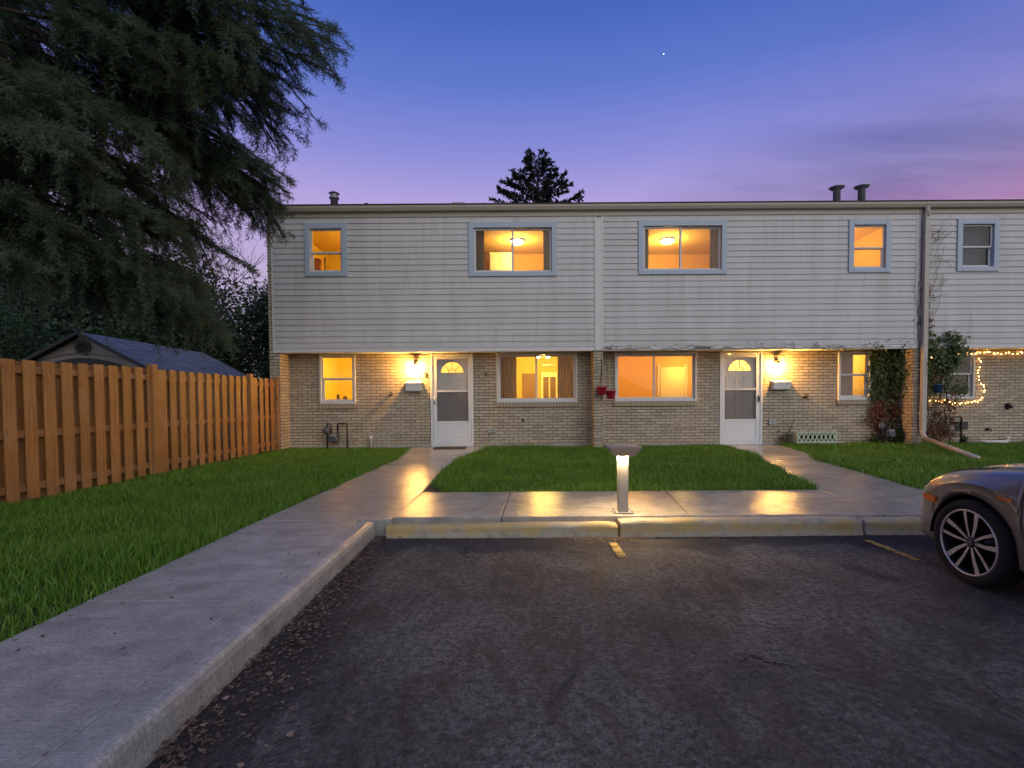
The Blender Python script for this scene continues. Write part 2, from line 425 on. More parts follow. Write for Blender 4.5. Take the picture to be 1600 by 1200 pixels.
# ------------------------------------------------------------------ camera
cam = bpy.data.cameras.new('camera'); co = bpy.data.objects.new('camera', cam); COL.objects.link(co)
cam.sensor_width = 36; cam.lens = 18; cam.shift_x = -.0037; cam.shift_y = .0317; cam.clip_start = .05; cam.clip_end = 3000
co.matrix_world = Matrix.Translation((0, 0, 1.1)) @ Matrix.Rotation(R(90 - 1.9), 4, 'X') @ Matrix.Rotation(R(-.4), 4, 'Z')
scene.camera = co

# ------------------------------------------------------------------ sky and light
SUN_EL, SUN_AZ = R(4), R(152)
def sky():
    k = NT('World', True)
    d = k.n('ShaderNodeTexCoord').outputs['Generated']
    s = k.n('ShaderNodeSeparateXYZ', Vector=d)
    x, y, z = s.outputs
    f = k.n('ShaderNodeMapRange', Value=z, From_Min=-.1, From_Max=1.0)
    base = k.ramp(f.outputs[0], [(.09, (.28, .29, .36)), (.28, (.54, .43, .68)), (.40, (.48, .375, .74)), (.47, (.275, .275, .71)), (.555, (.120, .19, .63)), (.63, (.06, .135, .52)), (1., (.045, .11, .44))])
    # high thin cloud laid out on a flat layer, streaked towards the right
    zz = k.math('ADD', k.math('MAXIMUM', z, 0.0), .12)
    pv = k.n('ShaderNodeCombineXYZ', X=k.math('DIVIDE', x, zz), Y=k.math('DIVIDE', y, zz))
    mp = k.mapping(pv, (.42, 1.25, 1), (0, 0, R(-24)), (.3, .2, 0))
    n1 = k.noise(mp, .9, 6, .55, .5)
    az = k.math('ARCTAN2', x, y)
    side = k.ramp(k.n('ShaderNodeMapRange', Value=k.math('ADD', az, k.math('MULTIPLY', k.math('SUBTRACT', n1.outputs[0], .5), .55)), From_Min=0., From_Max=1.).outputs[0], [(.26, 0.), (.62, 1.)])
    lowz = k.ramp(f.outputs[0], [(.20, 1.), (.40, 1.), (.52, .9), (.62, .5)])
    cl = k.math('MULTIPLY', k.ramp(n1.outputs[0], [(.36, .30), (.56, 1.)]).outputs[0], k.math('MULTIPLY', side, lowz))
    slate = k.ramp(f.outputs[0], [(.25, (.46, .17, .36)), (.33, (.40, .155, .36)), (.362, (.26, .145, .36)), (.395, (.10, .11, .31)), (.43, (.052, .092, .33)), (.52, (.05, .092, .38))])
    c = k.mix(k.math('MULTIPLY', cl, .9, clamp=True), base, slate)
    # faint rose band low on the right
    # afterglow of the set sun behind the camera
    sp = k.n('ShaderNodeVectorMath', dict(operation='DOT_PRODUCT'), i0=d, i1=(math.sin(SUN_AZ), math.cos(SUN_AZ), .25))
    glow = k.ramp(k.n('ShaderNodeMapRange', Value=sp.outputs[1], From_Min=0., From_Max=1.).outputs[0], [(0., 0.), (.5, .35), (1., 1.)])
    c = k.mix(glow, c, (.56, .60, .66))
    bg1 = k.n('ShaderNodeBackground', Color=c, Strength=.95)
    nis = k.n('ShaderNodeTexSky')
    nis.sky_type = 'NISHITA'; nis.sun_disc = False; nis.sun_elevation = SUN_EL; nis.sun_rotation = SUN_AZ
    bg2 = k.n('ShaderNodeBackground', Color=nis, Strength=.012)
    ad = k.n('ShaderNodeAddShader', i0=bg1, i1=bg2)
    k.t.links.new(ad.outputs[0], k.n('ShaderNodeOutputWorld').inputs[0])
sky()
sl = bpy.data.lights.new('sun', 'SUN'); so = bpy.data.objects.new('sun', sl); COL.objects.link(so)
sl.energy = .85; sl.angle = R(60); sl.color = (1., .95, .86)
so.rotation_euler = (Vector((math.sin(SUN_AZ) * math.cos(R(28)), math.cos(SUN_AZ) * math.cos(R(28)), math.sin(R(28))))).to_track_quat('Z', 'Y').to_euler()

def point(loc, w, col=(1, .58, .2), r=.06):
    l = bpy.data.lights.new('lamp_light', 'POINT'); l.energy = w; l.color = col; l.shadow_soft_size = r
    o = bpy.data.objects.new('lamp_light', l); COL.objects.link(o); o.location = loc
    return o

# ------------------------------------------------------------------ the ground
kind(MB().add([(-900, -900, -.24), (900, -900, -.24), (900, 900, -.24), (-900, 900, -.24)], [(0, 1, 2, 3)]).build('ground', M['earth']))
def grid_sheet(name, x0, x1, y0, y1, z, nx, ny, amp, m):
    xs = np.linspace(x0, x1, nx); ys = np.linspace(y0, y1, ny); X, Y = np.meshgrid(xs, ys)
    Z = z + amp * (np.sin(X * 1.7 + .4) * np.sin(Y * 1.3) + .6 * np.sin(X * .7 + Y * .9)) - .004 * np.maximum(0, 4 - Y)
    V = np.stack([X.ravel(), Y.ravel(), Z.ravel()], 1); i = np.arange(nx * ny).reshape(ny, nx)
    F = np.stack([i[:-1, :-1].ravel(), i[:-1, 1:].ravel(), i[1:, 1:].ravel(), i[1:, :-1].ravel()], 1)
    return np_mesh(name, V, F, m, None, True)
kind(grid_sheet('parking_lot', -1.34, 40, -30, 4.72, -.152, 90, 90, .004, M['asphalt']))

# lawns: a thin bed of soil under each
P1R = ([6.10, 7.62, 9.80, 11.5, 12.2], [-1.12, -1.14, -1.04, -.67, -.58])      # right edge of the left path (y, x)
P1L = ([-9, 4.66, 9.1, 9.35, 11.6, 12.2], [-2.39, -2.38, -2.26, -2.20, -2.42, -2.45])
P2L = ([6.06, 7.67, 10.67, 12.2], [3.60, 4.03, 4.76, 4.86])
P2R = ([6.06, 7.14, 9.13, 9.97, 11.44, 12.2], [4.80, 5.01, 5.31, 5.72, 6.05, 6.12])
def poly_from(edgeL, edgeR, y0, y1):
    ys = sorted(set([y0, y1] + [y for y in list(edgeL[0]) + list(edgeR[0]) if y0 < y < y1]))
    return [(float(np.interp(y, *edgeL)), y) for y in ys] + [(float(np.interp(y, *edgeR)), y) for y in reversed(ys)]
def slab(mb, poly, z0=-.16, z1=0.0, gap=.0055):
    cx = sum(p[0] for p in poly) / len(poly); cy = sum(p[1] for p in poly) / len(poly)
    q = []
    for x, y in poly:
        d = math.hypot(x - cx, y - cy); f = 1 - gap / max(d, .2); q.append((cx + (x - cx) * f, cy + (y - cy) * f))
    mb.prism(q, z0, z1)
const = lambda v: ([-99, 99], [v, v])
kind(MB().prism(poly_from(const(-60), (P1L[0], P1L[1]), -9, 12.2) + [], -.2, -.03).build('lawn', M['lawnsoil']))
kind(MB().prism(poly_from(P1R, P2L, 6.10, 12.2), -.2, -.03).build('lawn', M['lawnsoil']))
kind(MB().prism(poly_from(P2R, const(22), 6.10, 12.2), -.2, -.03).build('lawn', M['lawnsoil']))
kind(MB().box(-60, 60, 12.25, 60, -.2, -.04).build('back_yard', M['earth']))

# pavement: slabs with tooled joints
sw = MB()
ys = [-9, -6.2, -3.4, -1.0, .9, 2.80, 4.68]
for a, b in zip(ys, ys[1:]):
    slab(sw, [(-2.39, a), (-1.505, a), (-1.505, b), (-2.385, b)])
kind(sw.build('sidewalk', M['concrete'], None, False, .004, 2))
kb = MB(); sw2 = MB()
for a, b in zip(ys, ys[1:]):
    e = .05 if b > 4 else 0
    kb.prism([(-1.467, -.3), (-1.467, -.001), (-1.345, -.001), (-1.315, -.007), (-1.298, -.022), (-1.29, -.05), (-1.282, -.3)], a + .003, b - .003 - e, 'y')
    slab(sw2, [(-1.505, a), (-1.470, a), (-1.470, b), (-1.505, b)], -.16, -.0005, .003)
kind(kb.build('kerb', M['concrete'], None, False, .004, 2)); kind(sw2.build('sidewalk_edge', M['concrete'], None, False, .003, 2))
p1 = MB(); yy = [4.69, 6.13, 7.45, 8.62, 9.78, 12.08]
for a, b in zip(yy, yy[1:]):
    eR = ([4, 6.10] + P1R[0][1:], [-1.165, -1.125] + P1R[1][1:])
    slab(p1, poly_from(P1L, eR, a, b))
kind(p1.build('front_path', M['concrete'], None, False, .008, 2))
p2 = MB(); yy = [6.085, 7.9, 9.9, 12.08]
for a, b in zip(yy, yy[1:]): slab(p2, poly_from(P2L, P2R, a, b))
kind(p2.build('front_path', M['concrete'], None, False, .008, 2))
fw = MB(); cuts = [(-1.12, -1.165), (-.07, -.14), (1.78, 1.63), (3.61, 3.45), (5.4, 5.4), (7.2, 7.2), (9, 9), (10.8, 10.8), (12.6, 12.6), (14.4, 14.4), (18, 18)]
for (a, a2), (b, b2) in zip(cuts, cuts[1:]):
    slab(fw, [(a2, 4.775), (b2, 4.775), (b, 6.085), (a, 6.085)], -.2, 0.0)
kind(fw.build('sidewalk', M['concrete'], None, False, .006, 2))

# painted stall lines: worn, as broken patches of paint
def stall_line(x, y0, y1, w, seed):
    r = random.Random(seed); mb = MB(); n = 60
    for i in range(n):
        y = y0 + (y1 - y0) * i / n; h = (y1 - y0) / n
        if r.random() > .985 - .5 * (i / n) ** 2.2: continue
        a = x - w / 2 + r.uniform(0, w * .22); b = x + w / 2 - r.uniform(0, w * .22)
        if r.random() < .45: 
            c = r.uniform(a, b); g = r.uniform(.004, .016)
            segs = [(a, c - g), (c + g, b)]
        else: segs = [(a, b)]
        for p, q in segs:
            if q - p > .006: mb.add([(p, y, -.139), (q, y, -.139), (q, y + h * .96, -.139), (p, y + h * .96, -.139)], [(0, 1, 2, 3)])
    kind(mb.build('road_marking', M['linepaint'], None))
M['linepaint'] = plain('worn_yellow_paint', (.50, .32, .05), .7, var=.35, scale=30)
stall_line(.83, 4.38, 3.97, .085, 1)
stall_line(3.04, 4.40, 3.78, .08, 2)

# concrete kerb blocks along the head of the stalls
def kerb_block(x0, x1, y0, y1, zt, label, seed):
    r = random.Random(seed); bm = bmesh.new()
    n = max(6, int((x1 - x0) / .09)); prof = [(y0 - .012, -.16), (y0, -.11), (y0 + .004, zt - .025), (y0 + .03, zt), (y1 - .02, zt), (y1, zt - .02), (y1, -.16)]
    rows = []
    for i in range(n + 1):
        x = x0 + (x1 - x0) * i / n; e = 1 if i in (0, n) else 0
        rows.append([bm.verts.new((x + (r.uniform(-.006, .006) if not e else 0), y + r.uniform(-.003, .003) * (1.6 if j in (2, 3) else .6) + (.012 if e and j < 4 else 0), z + r.uniform(-.004, .004) * (1 if j in (2, 3, 4) else .3) - (.01 if e and j in (3, 4) else 0))) for j, (y, z) in enumerate(prof)])
    for a, b in zip(rows, rows[1:]):
        for j in range(len(prof) - 1): bm.faces.new((a[j], b[j], b[j + 1], a[j + 1]))
    bm.faces.new(rows[0][::-1]); bm.faces.new(rows[-1])
    bmesh.ops.recalc_face_normals(bm, faces=bm.faces)
    me = bpy.data.meshes.new('parking_kerb'); bm.to_mesh(me); bm.free()
    o = link('parking_kerb', me, M['kerb']); o.modifiers.new('bevel', 'BEVEL').width = .008
    tag(o, label, 'kerb', 'yellow parking kerbs')
kerb_block(-1.195, .925, 4.61, 4.75, -.036, 'low worn yellow concrete parking kerb left of the bollard light, beside the path corner', 3)
kerb_block(.94, 3.15, 4.60, 4.77, -.008, 'taller faded yellow concrete parking kerb starting below the bollard light', 4)
kerb_block(3.175, 5.4, 4.61, 4.77, -.016, 'chipped yellow concrete parking kerb in front of the parked car', 5)

# fallen leaves and grit along the kerb
def litter():
    V = []; F = []
    def leaf(x, y, z, s):
        a = rng.uniform(0, 6.283); t = rng.uniform(-.5, .5); c, n = math.cos(a), math.sin(a)
        i = len(V); w = s * rng.uniform(.35, .7)
        for u, v in ((-s, 0), (0, -w), (s, 0), (0, w)):
            V.append((x + u * c - v * n, y + u * n + v * c, z + abs(u) * rng.uniform(0, .5) + v * t))
        F.append((i, i + 1, i + 2, i + 3))
    for _ in range(2300):
        y = rng.uniform(.6, 4.62); w = .09 + .09 * math.sin(y * 2.1) ** 2 + .08 * max(0, 1.9 - abs(y - 2.1)) 
        x = -1.28 + abs(rng.normal()) * w * .75
        leaf(x, y, -.145 + rng.uniform(0, .012), rng.uniform(.006, .019))
    for _ in range(500):
        leaf(rng.uniform(-1.25, 3.3), 4.6 - abs(rng.normal()) * .05, -.145, rng.uniform(.003, .011))
    for _ in range(420):
        leaf(rng.uniform(.3, 1.1) + .1 * rng.normal(), 4.57 - abs(rng.normal()) * .07, -.144, rng.uniform(.004, .012))
    for _ in range(420):
        x = rng.uniform(-1.2, 5); y = rng.uniform(1, 4.5); leaf(x, y, -.147, rng.uniform(.003, .009))
    for _ in range(90):
        leaf(rng.uniform(-2.35, -1.4), rng.uniform(1.2, 8), .003, rng.uniform(.005, .014))
    for _ in range(70):
        leaf(rng.uniform(-1.1, 5), rng.uniform(4.9, 6.05), .003, rng.uniform(.004, .011))
    o = np_mesh('leaf_litter', np.array(V), np.array(F), M['litter']); kind(o, 'stuff')
    tag(o, 'dry brown leaves and grit lying along the foot of the kerb', 'leaf litter')
litter()

# grass
def grass(name, label, area, test, dens, hfun, wid):
    x0, x1, y0, y1 = area
    n = int((x1 - x0) * (y1 - y0) * dens)
    P = np.stack([rng.uniform(x0, x1, n), rng.uniform(y0, y1, n)], 1)
    P = P[test(P[:, 0], P[:, 1])]; n = len(P)
    cl = .5 + .5 * np.sin(P[:, 0] * 3.1 + 1.3 * np.sin(P[:, 1] * 2.3)) * np.sin(P[:, 1] * 2.7 + 1.1 * np.sin(P[:, 0] * 1.9))
    big = .5 + .5 * np.sin(P[:, 0] * .9 + 2 * np.sin(P[:, 1] * .7)) * np.sin(P[:, 1] * 1.1 + .5)
    h = hfun(P[:, 0], P[:, 1]) * (.5 + .5 * cl) * (.75 + .5 * big) * rng.uniform(.55, 1.25, n)
    a = rng.uniform(0, 2 * np.pi, n); lean = rng.uniform(.1, .75, n) * h
    la = a + rng.normal(0, .9, n) + np.pi / 2
    w = wid * rng.uniform(.7, 1.3, n)
    dx, dy = np.cos(a) * w / 2, np.sin(a) * w / 2
    lx, ly = np.cos(la) * lean, np.sin(la) * lean
    z0 = np.full(n, -.035)
    def pt(fx, fl, fz): return np.stack([P[:, 0] + dx * fx + lx * fl, P[:, 1] + dy * fx + ly * fl, z0 + h * fz + .0], 1)
    V = np.stack([pt(-1, 0, 0), pt(1, 0, 0), pt(-.85, .3, .6), pt(.85, .3, .6), pt(0, 1, 1)], 1).reshape(-1, 3)
    b = np.arange(n)[:, None] * 5
    F = np.concatenate([b + [0, 1, 3], b + [0, 3, 2], b + [2, 3, 4]], 0)
    o = np_mesh(name, V, F, M['grass']); kind(o, 'stuff'); tag(o, label, 'grass')
inl = lambda e: (lambda y: np.interp(y, *e))
L1, R1, L2, R2 = inl(P1L), inl(P1R), inl(P2L), inl(P2R)
grass('grass', 'long green grass between the wooden fence and the left walk, near part', (-5.6, -2.36, 1.2, 6.2), lambda x, y: (x < L1(y) + .01 + .07 * rng.random(len(x)) ** 4), 4300, lambda x, y: .118 + 0 * x, .0050)
grass('grass', 'green grass between the wooden fence and the left path, by the brick wall', (-5.6, -2.1, 6.2, 12.0), lambda x, y: (x < L1(y) + .01 + .07 * rng.random(len(x)) ** 4), 3000, lambda x, y: .11 - .02 * (y > 9), .0066)
grass('grass', 'square green lawn between the two paths behind the bollard light', (-1.2, 4.9, 6.07, 12.02), lambda x, y: (x > R1(y) - .015 + .28 * ((y < 6.75) & (x < 3))*(1-(y-6.07)/.7)) & (x < L2(y) + .01 + .07 * rng.random(len(x)) ** 4) & (rng.random(len(x)) < np.clip((12.1 - y) * 1.6, .25, 1)), 3000, lambda x, y: .105 + .05 * (rng.random(len(x)) < .04), .0068)
grass('grass', 'green lawn right of the second path in front of the vines and downspout', (4.7, 13.2, 6.07, 12.02), lambda x, y: (x > R2(y) - .01 - .07 * rng.random(len(x)) ** 4), 1700, lambda x, y: .12 + .06 * (rng.random(len(x)) < .05), .009)

# ------------------------------------------------------------------ the townhouses
YU, YL = 11.6, 12.1          # face of the upper siding, face of the brick wall below
def wall_open(x0, x1, z0, z1, y0, y1, opens):
    xs = sorted(set([x0, x1] + [v for o in opens for v in o[:2] if x0 < v < x1])); zs = sorted(set([z0, z1] + [v for o in opens for v in o[2:] if z0 < v < z1]))
    def solid(i, j):
        if i < 0 or j < 0 or i >= len(xs) - 1 or j >= len(zs) - 1: return False
        cx, cz = (xs[i] + xs[i + 1]) / 2, (zs[j] + zs[j + 1]) / 2
        return not any(a < cx < b and c < cz < d for a, b, c, d in opens)
    mb = MB()
    for i in range(len(xs) - 1):
        for j in range(len(zs) - 1):
            if not solid(i, j): continue
            a, b, c, d = xs[i], xs[i + 1], zs[j], zs[j + 1]
            mb.add([(a, y0, c), (b, y0, c), (b, y0, d), (a, y0, d)], [(0, 1, 2, 3)]); mb.add([(a, y1, c), (b, y1, c), (b, y1, d), (a, y1, d)], [(3, 2, 1, 0)])
            if not solid(i - 1, j): mb.add([(a, y0, c), (a, y1, c), (a, y1, d), (a, y0, d)], [(3, 2, 1, 0)])
            if not solid(i + 1, j): mb.add([(b, y0, c), (b, y1, c), (b, y1, d), (b, y0, d)], [(0, 1, 2, 3)])
            if not solid(i, j - 1): mb.add([(a, y0, c), (b, y0, c), (b, y1, c), (a, y1, c)], [(3, 2, 1, 0)])
            if not solid(i, j + 1): mb.add([(a, y0, d), (b, y0, d), (b, y1, d), (a, y1, d)], [(0, 1, 2, 3)])
    return mb
def siding(x0, x1, z0, z1, cuts, seed):
    r = random.Random(seed); mb = MB(); P = .1305; n = int(round((z1 - z0) / P)); P = (z1 - z0) / n
    for k in range(n):
        za = z0 + k * P; zb = za + P
        za += .0035; ya = lambda z: YU - .020 + .016 * (z - za) / P
        zs = sorted(set([za, zb] + [c for q in cuts for c in q[2:] if za < c < zb]))
        joins = sorted(r.uniform(x0, x1) for _ in range(2))
        for p, q in zip(zs, zs[1:]):
            m = (p + q) / 2; spans = [(x0, x1)]
            for a, b, c, d in cuts:
                if c < m < d:
                    spans = [t for s in spans for t in ((s[0], min(s[1], a)), (max(s[0], b), s[1])) if t[1] - t[0] > 1e-4]
            for a, b in spans:
                xs = [a] + [j for j in joins if a + .05 < j < b - .05] + [b]
                for i, (u, v) in enumerate(zip(xs, xs[1:])):
                    g = .0012 if i else 0; dz = .0007 * (i % 2)
                    mb.add([(u + g, ya(p) - dz, p), (v, ya(p) - dz, p), (v, ya(q) - dz, q), (u + g, ya(q) - dz, q)], [(0, 1, 2, 3)])
                    if p == za: mb.add([(u + g, ya(p) - dz, p), (v, ya(p) - dz, p), (v, YU + .012, p), (u + g, YU + .012, p)], [(3, 2, 1, 0)])
    return mb
def ring(mb, x0, x1, z0, z1, w, y0, y1, wt=None, wb=None):
    wt = wt or w; wb = wb or w
    mb.box(x0, x0 + w, y0, y1, z0, z1).box(x1 - w, x1, y0, y1, z0, z1).box(x0 + w, x1 - w, y0, y1, z1 - wt, z1).box(x0 + w, x1 - w, y0, y1, z0, z0 + wb)
    return mb
def window(house, x0, x1, z0, z1, upper, style, rail=None, mull=None):
    """surround, sashes and panes; returns the clear opening"""
    if upper:
        tw, y = .115, YU
        t = ring(MB(), x0, x1, z0, z1, tw, y - .045, y + .05, .125, .10).build('window', M['bluetrim'], house, False, .006)
        x0 += tw; x1 -= tw; z1 -= .125; z0 += .10; y += .0
    else:
        tw, y = .045, YL - .02
        t = ring(MB(), x0, x1, z0, z1, tw, y - .03, y + .13, .05, .06).build('window', M['vinylframe'], house, False, .006)
        x0 += tw; x1 -= tw; z1 -= .05; z0 += .06
    s = MB(); f = .042
    if style == 'slide':
        m = mull
        ring(s, x0 + .002, m + .02, z0 + .002, z1 - .002, f, y + .012, y + .04); ring(s, m - .02, x1 - .002, z0 + .002, z1 - .002, f, y + .044, y + .072)
        ps = [(x0 + f, m - .022, z0 + f, z1 - f, y + .026), (m + .022, x1 - f, z0 + f, z1 - f, y + .058)]
    else:
        m = rail
        ring(s, x0 + .002, x1 - .002, z0 + .002, m + .02, f + .008, y + .044, y + .072); ring(s, x0 + .002, x1 - .002, m - .02, z1 - .002, f - .006, y + .012, y + .04)
        ps = [(x0 + f, x1 - f, z0 + f, m - .022, y + .058), (x0 + f - .01, x1 - f + .01, m + .022, z1 - f, y + .026)]
    s.build('sash', M['vinylframe'], t, False, .004)
    for a, b, c, d, yy in ps:
        MB().add([(a - .01, yy, c - .01), (b + .01, yy, c - .01), (b + .01, yy, d + .01), (a - .01, yy, d + .01)], [(0, 1, 2, 3)]).build('pane', M['pane'], t, fixn=False)
    return (x0, x1, z0, z1)
def room(house, x0, x1, y0, y1, z0, z1, wall, hole=None):
    """inside of a room: back, sides, floor, ceiling, left open to the window wall"""
    q = [((x0, y1, z0), (x1, y1, z0), (x1, y1, z1), (x0, y1, z1)), ((x0, y0, z0), (x0, y1, z0), (x0, y1, z1), (x0, y0, z1)), ((x1, y0, z0), (x1, y1, z0), (x1, y1, z1), (x1, y0, z1)),
         ((x0, y0, z0), (x1, y0, z0), (x1, y1, z0), (x0, y1, z0)), ((x0, y0, z1), (x1, y0, z1), (x1, y1, z1), (x0, y1, z1))]
    me = bpy.data.meshes.new('room'); me.from_pydata([p for f in q for p in f], [], [tuple(range(i * 4, i * 4 + 4)) for i in range(5)])
    o = link('room', me, [wall, M['inwood'], M['inceil']], house)
    me.polygons[3].material_index = 1; me.polygons[4].material_index = 2
    return o
M['fanlight'] = (lambda k: k.out(k.n('ShaderNodeMixShader', i0=.12, i1=k.n('ShaderNodeBsdfTranslucent', Color=(.95, .92, .85, 1)), i2=k.n('ShaderNodeBsdfGlossy', Roughness=.15))))(NT('frosted_fanlight'))
def door(house, x0, x1, hinge):
    """entrance: casing with storm door in front of a panelled door with a fanlight"""
    cas = ring(MB(), x0, x1, .0, 2.185, .052, YL - .025, YL + .15, .05, .05)
    cas = cas.build('door_frame', M['whitedoor'], house, False, .006)
    a, b = x0 + .058, x1 - .058
    g0, g1 = a + .092, b - .062
    if hinge == 'left': g0, g1 = a + .062, b - .092
    st = MB(); y0, y1 = YL - .015, YL + .02
    st.box(a, g0, y0, y1, .055, 2.13).box(g1, b, y0, y1, .055, 2.13).box(g0, g1, y0, y1, 2.06, 2.13).box(g0, g1, y0, y1, 1.285, 1.325).box(g0, g1, y0, y1, .56, .60)
    st.box(g0, g1, y0 + .012, y1 - .004, .17, .56).box(g0, g1, y0, y1, .055, .17)
    st.box(g0 + .02, g1 - .02, y0 + .007, y0 + .012, .20, .53)
    d = st.build('storm_door', M['whitedoor'], house, False, .005)
    gl = MB().add([(g0 - .005, YL + .004, 1.32), (g1 + .005, YL + .004, 1.32), (g1 + .005, YL + .004, 2.065), (g0 - .005, YL + .004, 2.065)], [(0, 1, 2, 3)]).build('glass_pane', M['pane'], d, fixn=False)
    MB().add([(g0 - .005, YL + .008, .595), (g1 + .005, YL + .008, .595), (g1 + .005, YL + .008, 1.29), (g0 - .005, YL + .008, 1.29)], [(0, 1, 2, 3)]).build('glass_pane', M['screen'], d, fixn=False)
    hx = a + .035 if hinge == 'right' else b - .035
    MB().box(hx - .014, hx + .014, y0 - .012, y0, 1.0, 1.17).tube([(hx, y0 - .01, 1.13), (hx, y0 - .045, 1.12), (hx, y0 - .045, 1.04), (hx, y0 - .012, 1.03)], .008, 8).build('handle', M['galv'] if hinge == 'right' else M['black'], d, True)
    # inner door
    y0, y1 = YL + .075, YL + .12; mx = (x0 + x1) / 2; rr = .275; zc = 1.735
    mb = MB(); n = 24
    A, B = a + .004, b - .004
    mb.box(A, B, y0, y1, .03, zc)
    inner = [(mx + rr * math.cos(math.pi * i / n), zc + .0005 + rr * math.sin(math.pi * i / n)) for i in range(n + 1)]
    outer = []
    for i in range(n + 1):
        t = math.pi * i / n; c, s_ = math.cos(t), math.sin(t); k = min((B - mx) / max(abs(c), 1e-6), (2.125 - zc) / max(s_, 1e-6)); outer.append((mx + k * c, zc + .0005 + k * s_))
    for yy in (y0, y1):
        for i in range(n):
            mb.add([(inner[i][0], yy, inner[i][1]), (outer[i][0], yy, outer[i][1]), (outer[i + 1][0], yy, outer[i + 1][1]), (inner[i + 1][0], yy, inner[i + 1][1])], [(0, 1, 2, 3)])
    for i in range(n):
        mb.add([(inner[i][0], y0, inner[i][1]), (inner[i + 1][0], y0, inner[i + 1][1]), (inner[i + 1][0], y1, inner[i + 1][1]), (inner[i][0], y1, inner[i][1])], [(0, 1, 2, 3)])
    for px in (mx - .21, mx + .21):                                   # raised panels
        for pz0, pz1 in ((1.02, 1.62), (.72, .96), (.16, .64)):
            ring(mb, px - .13, px + .13, pz0, pz1, .022, y0 - .016, y0)
            mb.box(px - .095, px + .095, y0 - .006, y0, pz0 + .035, pz1 - .035)
    dd = mb.build('door', M['innerdoor'], house)
    fan = MB()
    fan.add([(mx, y0 + .02, zc)] + [(p[0], y0 + .02, p[1]) for p in inner], [(0, i + 1, i + 2) for i in range(n)])
    fan.build('fanlight', M['fanlight'], dd, fixn=False)
    mu = MB(); 
    mu.tube([(mx + .09 * math.cos(math.pi * i / 12), y0 + .008, zc + .09 * math.sin(math.pi * i / 12)) for i in range(13)], .010, 6)
    for k in (45, 90, 135):
        t = R(k); mu.tube([(mx + .09 * math.cos(t), y0 + .008, zc + .09 * math.sin(t)), (mx + rr * math.cos(t), y0 + .008, zc + rr * math.sin(t))], .010, 6)
    mu.tube([(p[0], y0 + .004, p[1]) for p in inner], .011, 6); mu.tube([(mx - rr, y0 + .004, zc), (mx + rr, y0 + .004, zc)], .011, 6)
    mu.build('fanlight_bar', M['innerdoor'], dd)
    kx = A + .07 if hinge == 'right' else B - .07
    MB().lathe([(.012, 0), (.012, -.03), (.027, -.035), (.03, -.055), (.018, -.07)], (kx, y0, .98), 12, 'y').build('door_knob', M['black'], dd, True)
    MB().lathe([(.028, 0), (.028, -.012), (.02, -.016)], (kx, y0, 1.14), 12, 'y').build('deadbolt', M['black'], dd, True)
    MB().lathe([(.011, 0), (.011, -.008)], (mx, y0, 1.48), 10, 'y').build('peephole', M['brass'], dd)
    return (x0 + .03, x1 - .03, -.5, 2.17)

def townhouse(x0, x1, label, wins, dx, hinge, seed):
    h = thing('townhouse', label, 'house', ((x0 + x1) / 2, YL, 0), 'townhouses of the row')
    upc, loc = [], []
    for a, b, c, d, up, style, rail, mull in wins:
        o = window(h, a, b, c, d, up, style, rail, mull)
        (upc if up else loc).append((a + .05, b - .05, c + .05, d - .05) if up else (a + .002, b - .002, c + .002, d - .002))
        if not up:
            MB().box(a - .02, b + .02, YL - .045, YL + .02, c - .105, c - .004).build('sill', M['sill'], h, False, .005)
    loc.append(door(h, dx, dx + 1.01, hinge))
    wall_open(x0, x1, -.3, 2.42, YL, YL + .16, [(a, b, c, d) for a, b, c, d in loc]).build('brick_wall', M['brick'], h)
    fx = []
    MB().box(x0 + .2, dx - .02, YL - .02, YL - .001, -.3, .035).box(dx + 1.03, x1 - .2, YL - .02, YL - .001, -.3, .035).build('foundation', M['found'], h, False, .006)
    wall_open(x0 + (.065 if x0 < -5 else 0), x1, 2.2, 5.25, YU + .014, YU + .15, upc).build('upper_wall', M['trim'], h)
    s0, s1 = x0 + (.11 if x0 < -5 else .10), x1 - .105
    siding(s0, s1, 2.275, 5.19, upc, seed).build('siding', M['siding'], h)
    MB().box(s0 - .045, s1 + .005, YU - .02, YU + .014, 2.185, 2.272).box(s0 - .045, s0 - .002, YU - .022, YU + .014, 2.274, 5.19).box(s1 + .001, s1 + .03, YU - .02, YU + .014, 2.274, 5.19).build('siding_trim', M['trim'], h, False, .004)
    MB().box(x0 + .02, x1 - .02, YU + .015, YL + .01, 2.2, 2.215).build('soffit', M['trim'], h)
    # eave: fascia, gutter and the low roof
    MB().box(x0, x1, YU - .03, YU + .02, 5.19, 5.29).build('fascia', M['gutter'], h)
    mb = MB(); mb.prism([(YU - .035, 5.29), (YU - .12, 5.30), (YU - .15, 5.36), (YU - .155, 5.405), (YU - .148, 5.408), (YU - .04, 5.40)], x0 + .002, x1 - .002, 'x')
    mb.build('gutter', M['gutter'], h)
    mb = MB(); mb.prism([(YU - .17, 5.412), (YU - .17, 5.432), (16.6, 6.44), (21.6, 5.43), (21.6, 5.40), (16.6, 6.40)], x0 - (.04 if x0 < -5 else 0), x1, 'x')
    mb.build('roof', M['roof'], h)
    MB().box(x0 + .25, x1 - .02, 21.2, 21.4, -.3, 5.4).build('rear_wall', M['brick'], h)
    return h
def party(h, x, w=.2, full=False):
    mb = MB().box(x - w / 2, x + w / 2, YU + .012, YL - .001, -.3, 2.19)
    mb.box(x - w / 2 + .01, x + w / 2 - .01, YL + .17, 21.2, -.3, 2.2 if not full else 5.38)
    if full: mb.box(x - w / 2 - .03, x - w / 2 + .075, YU + .017, YL + .16, -.301, 5.3)
    return mb.build('party_wall', M['brick'], h)
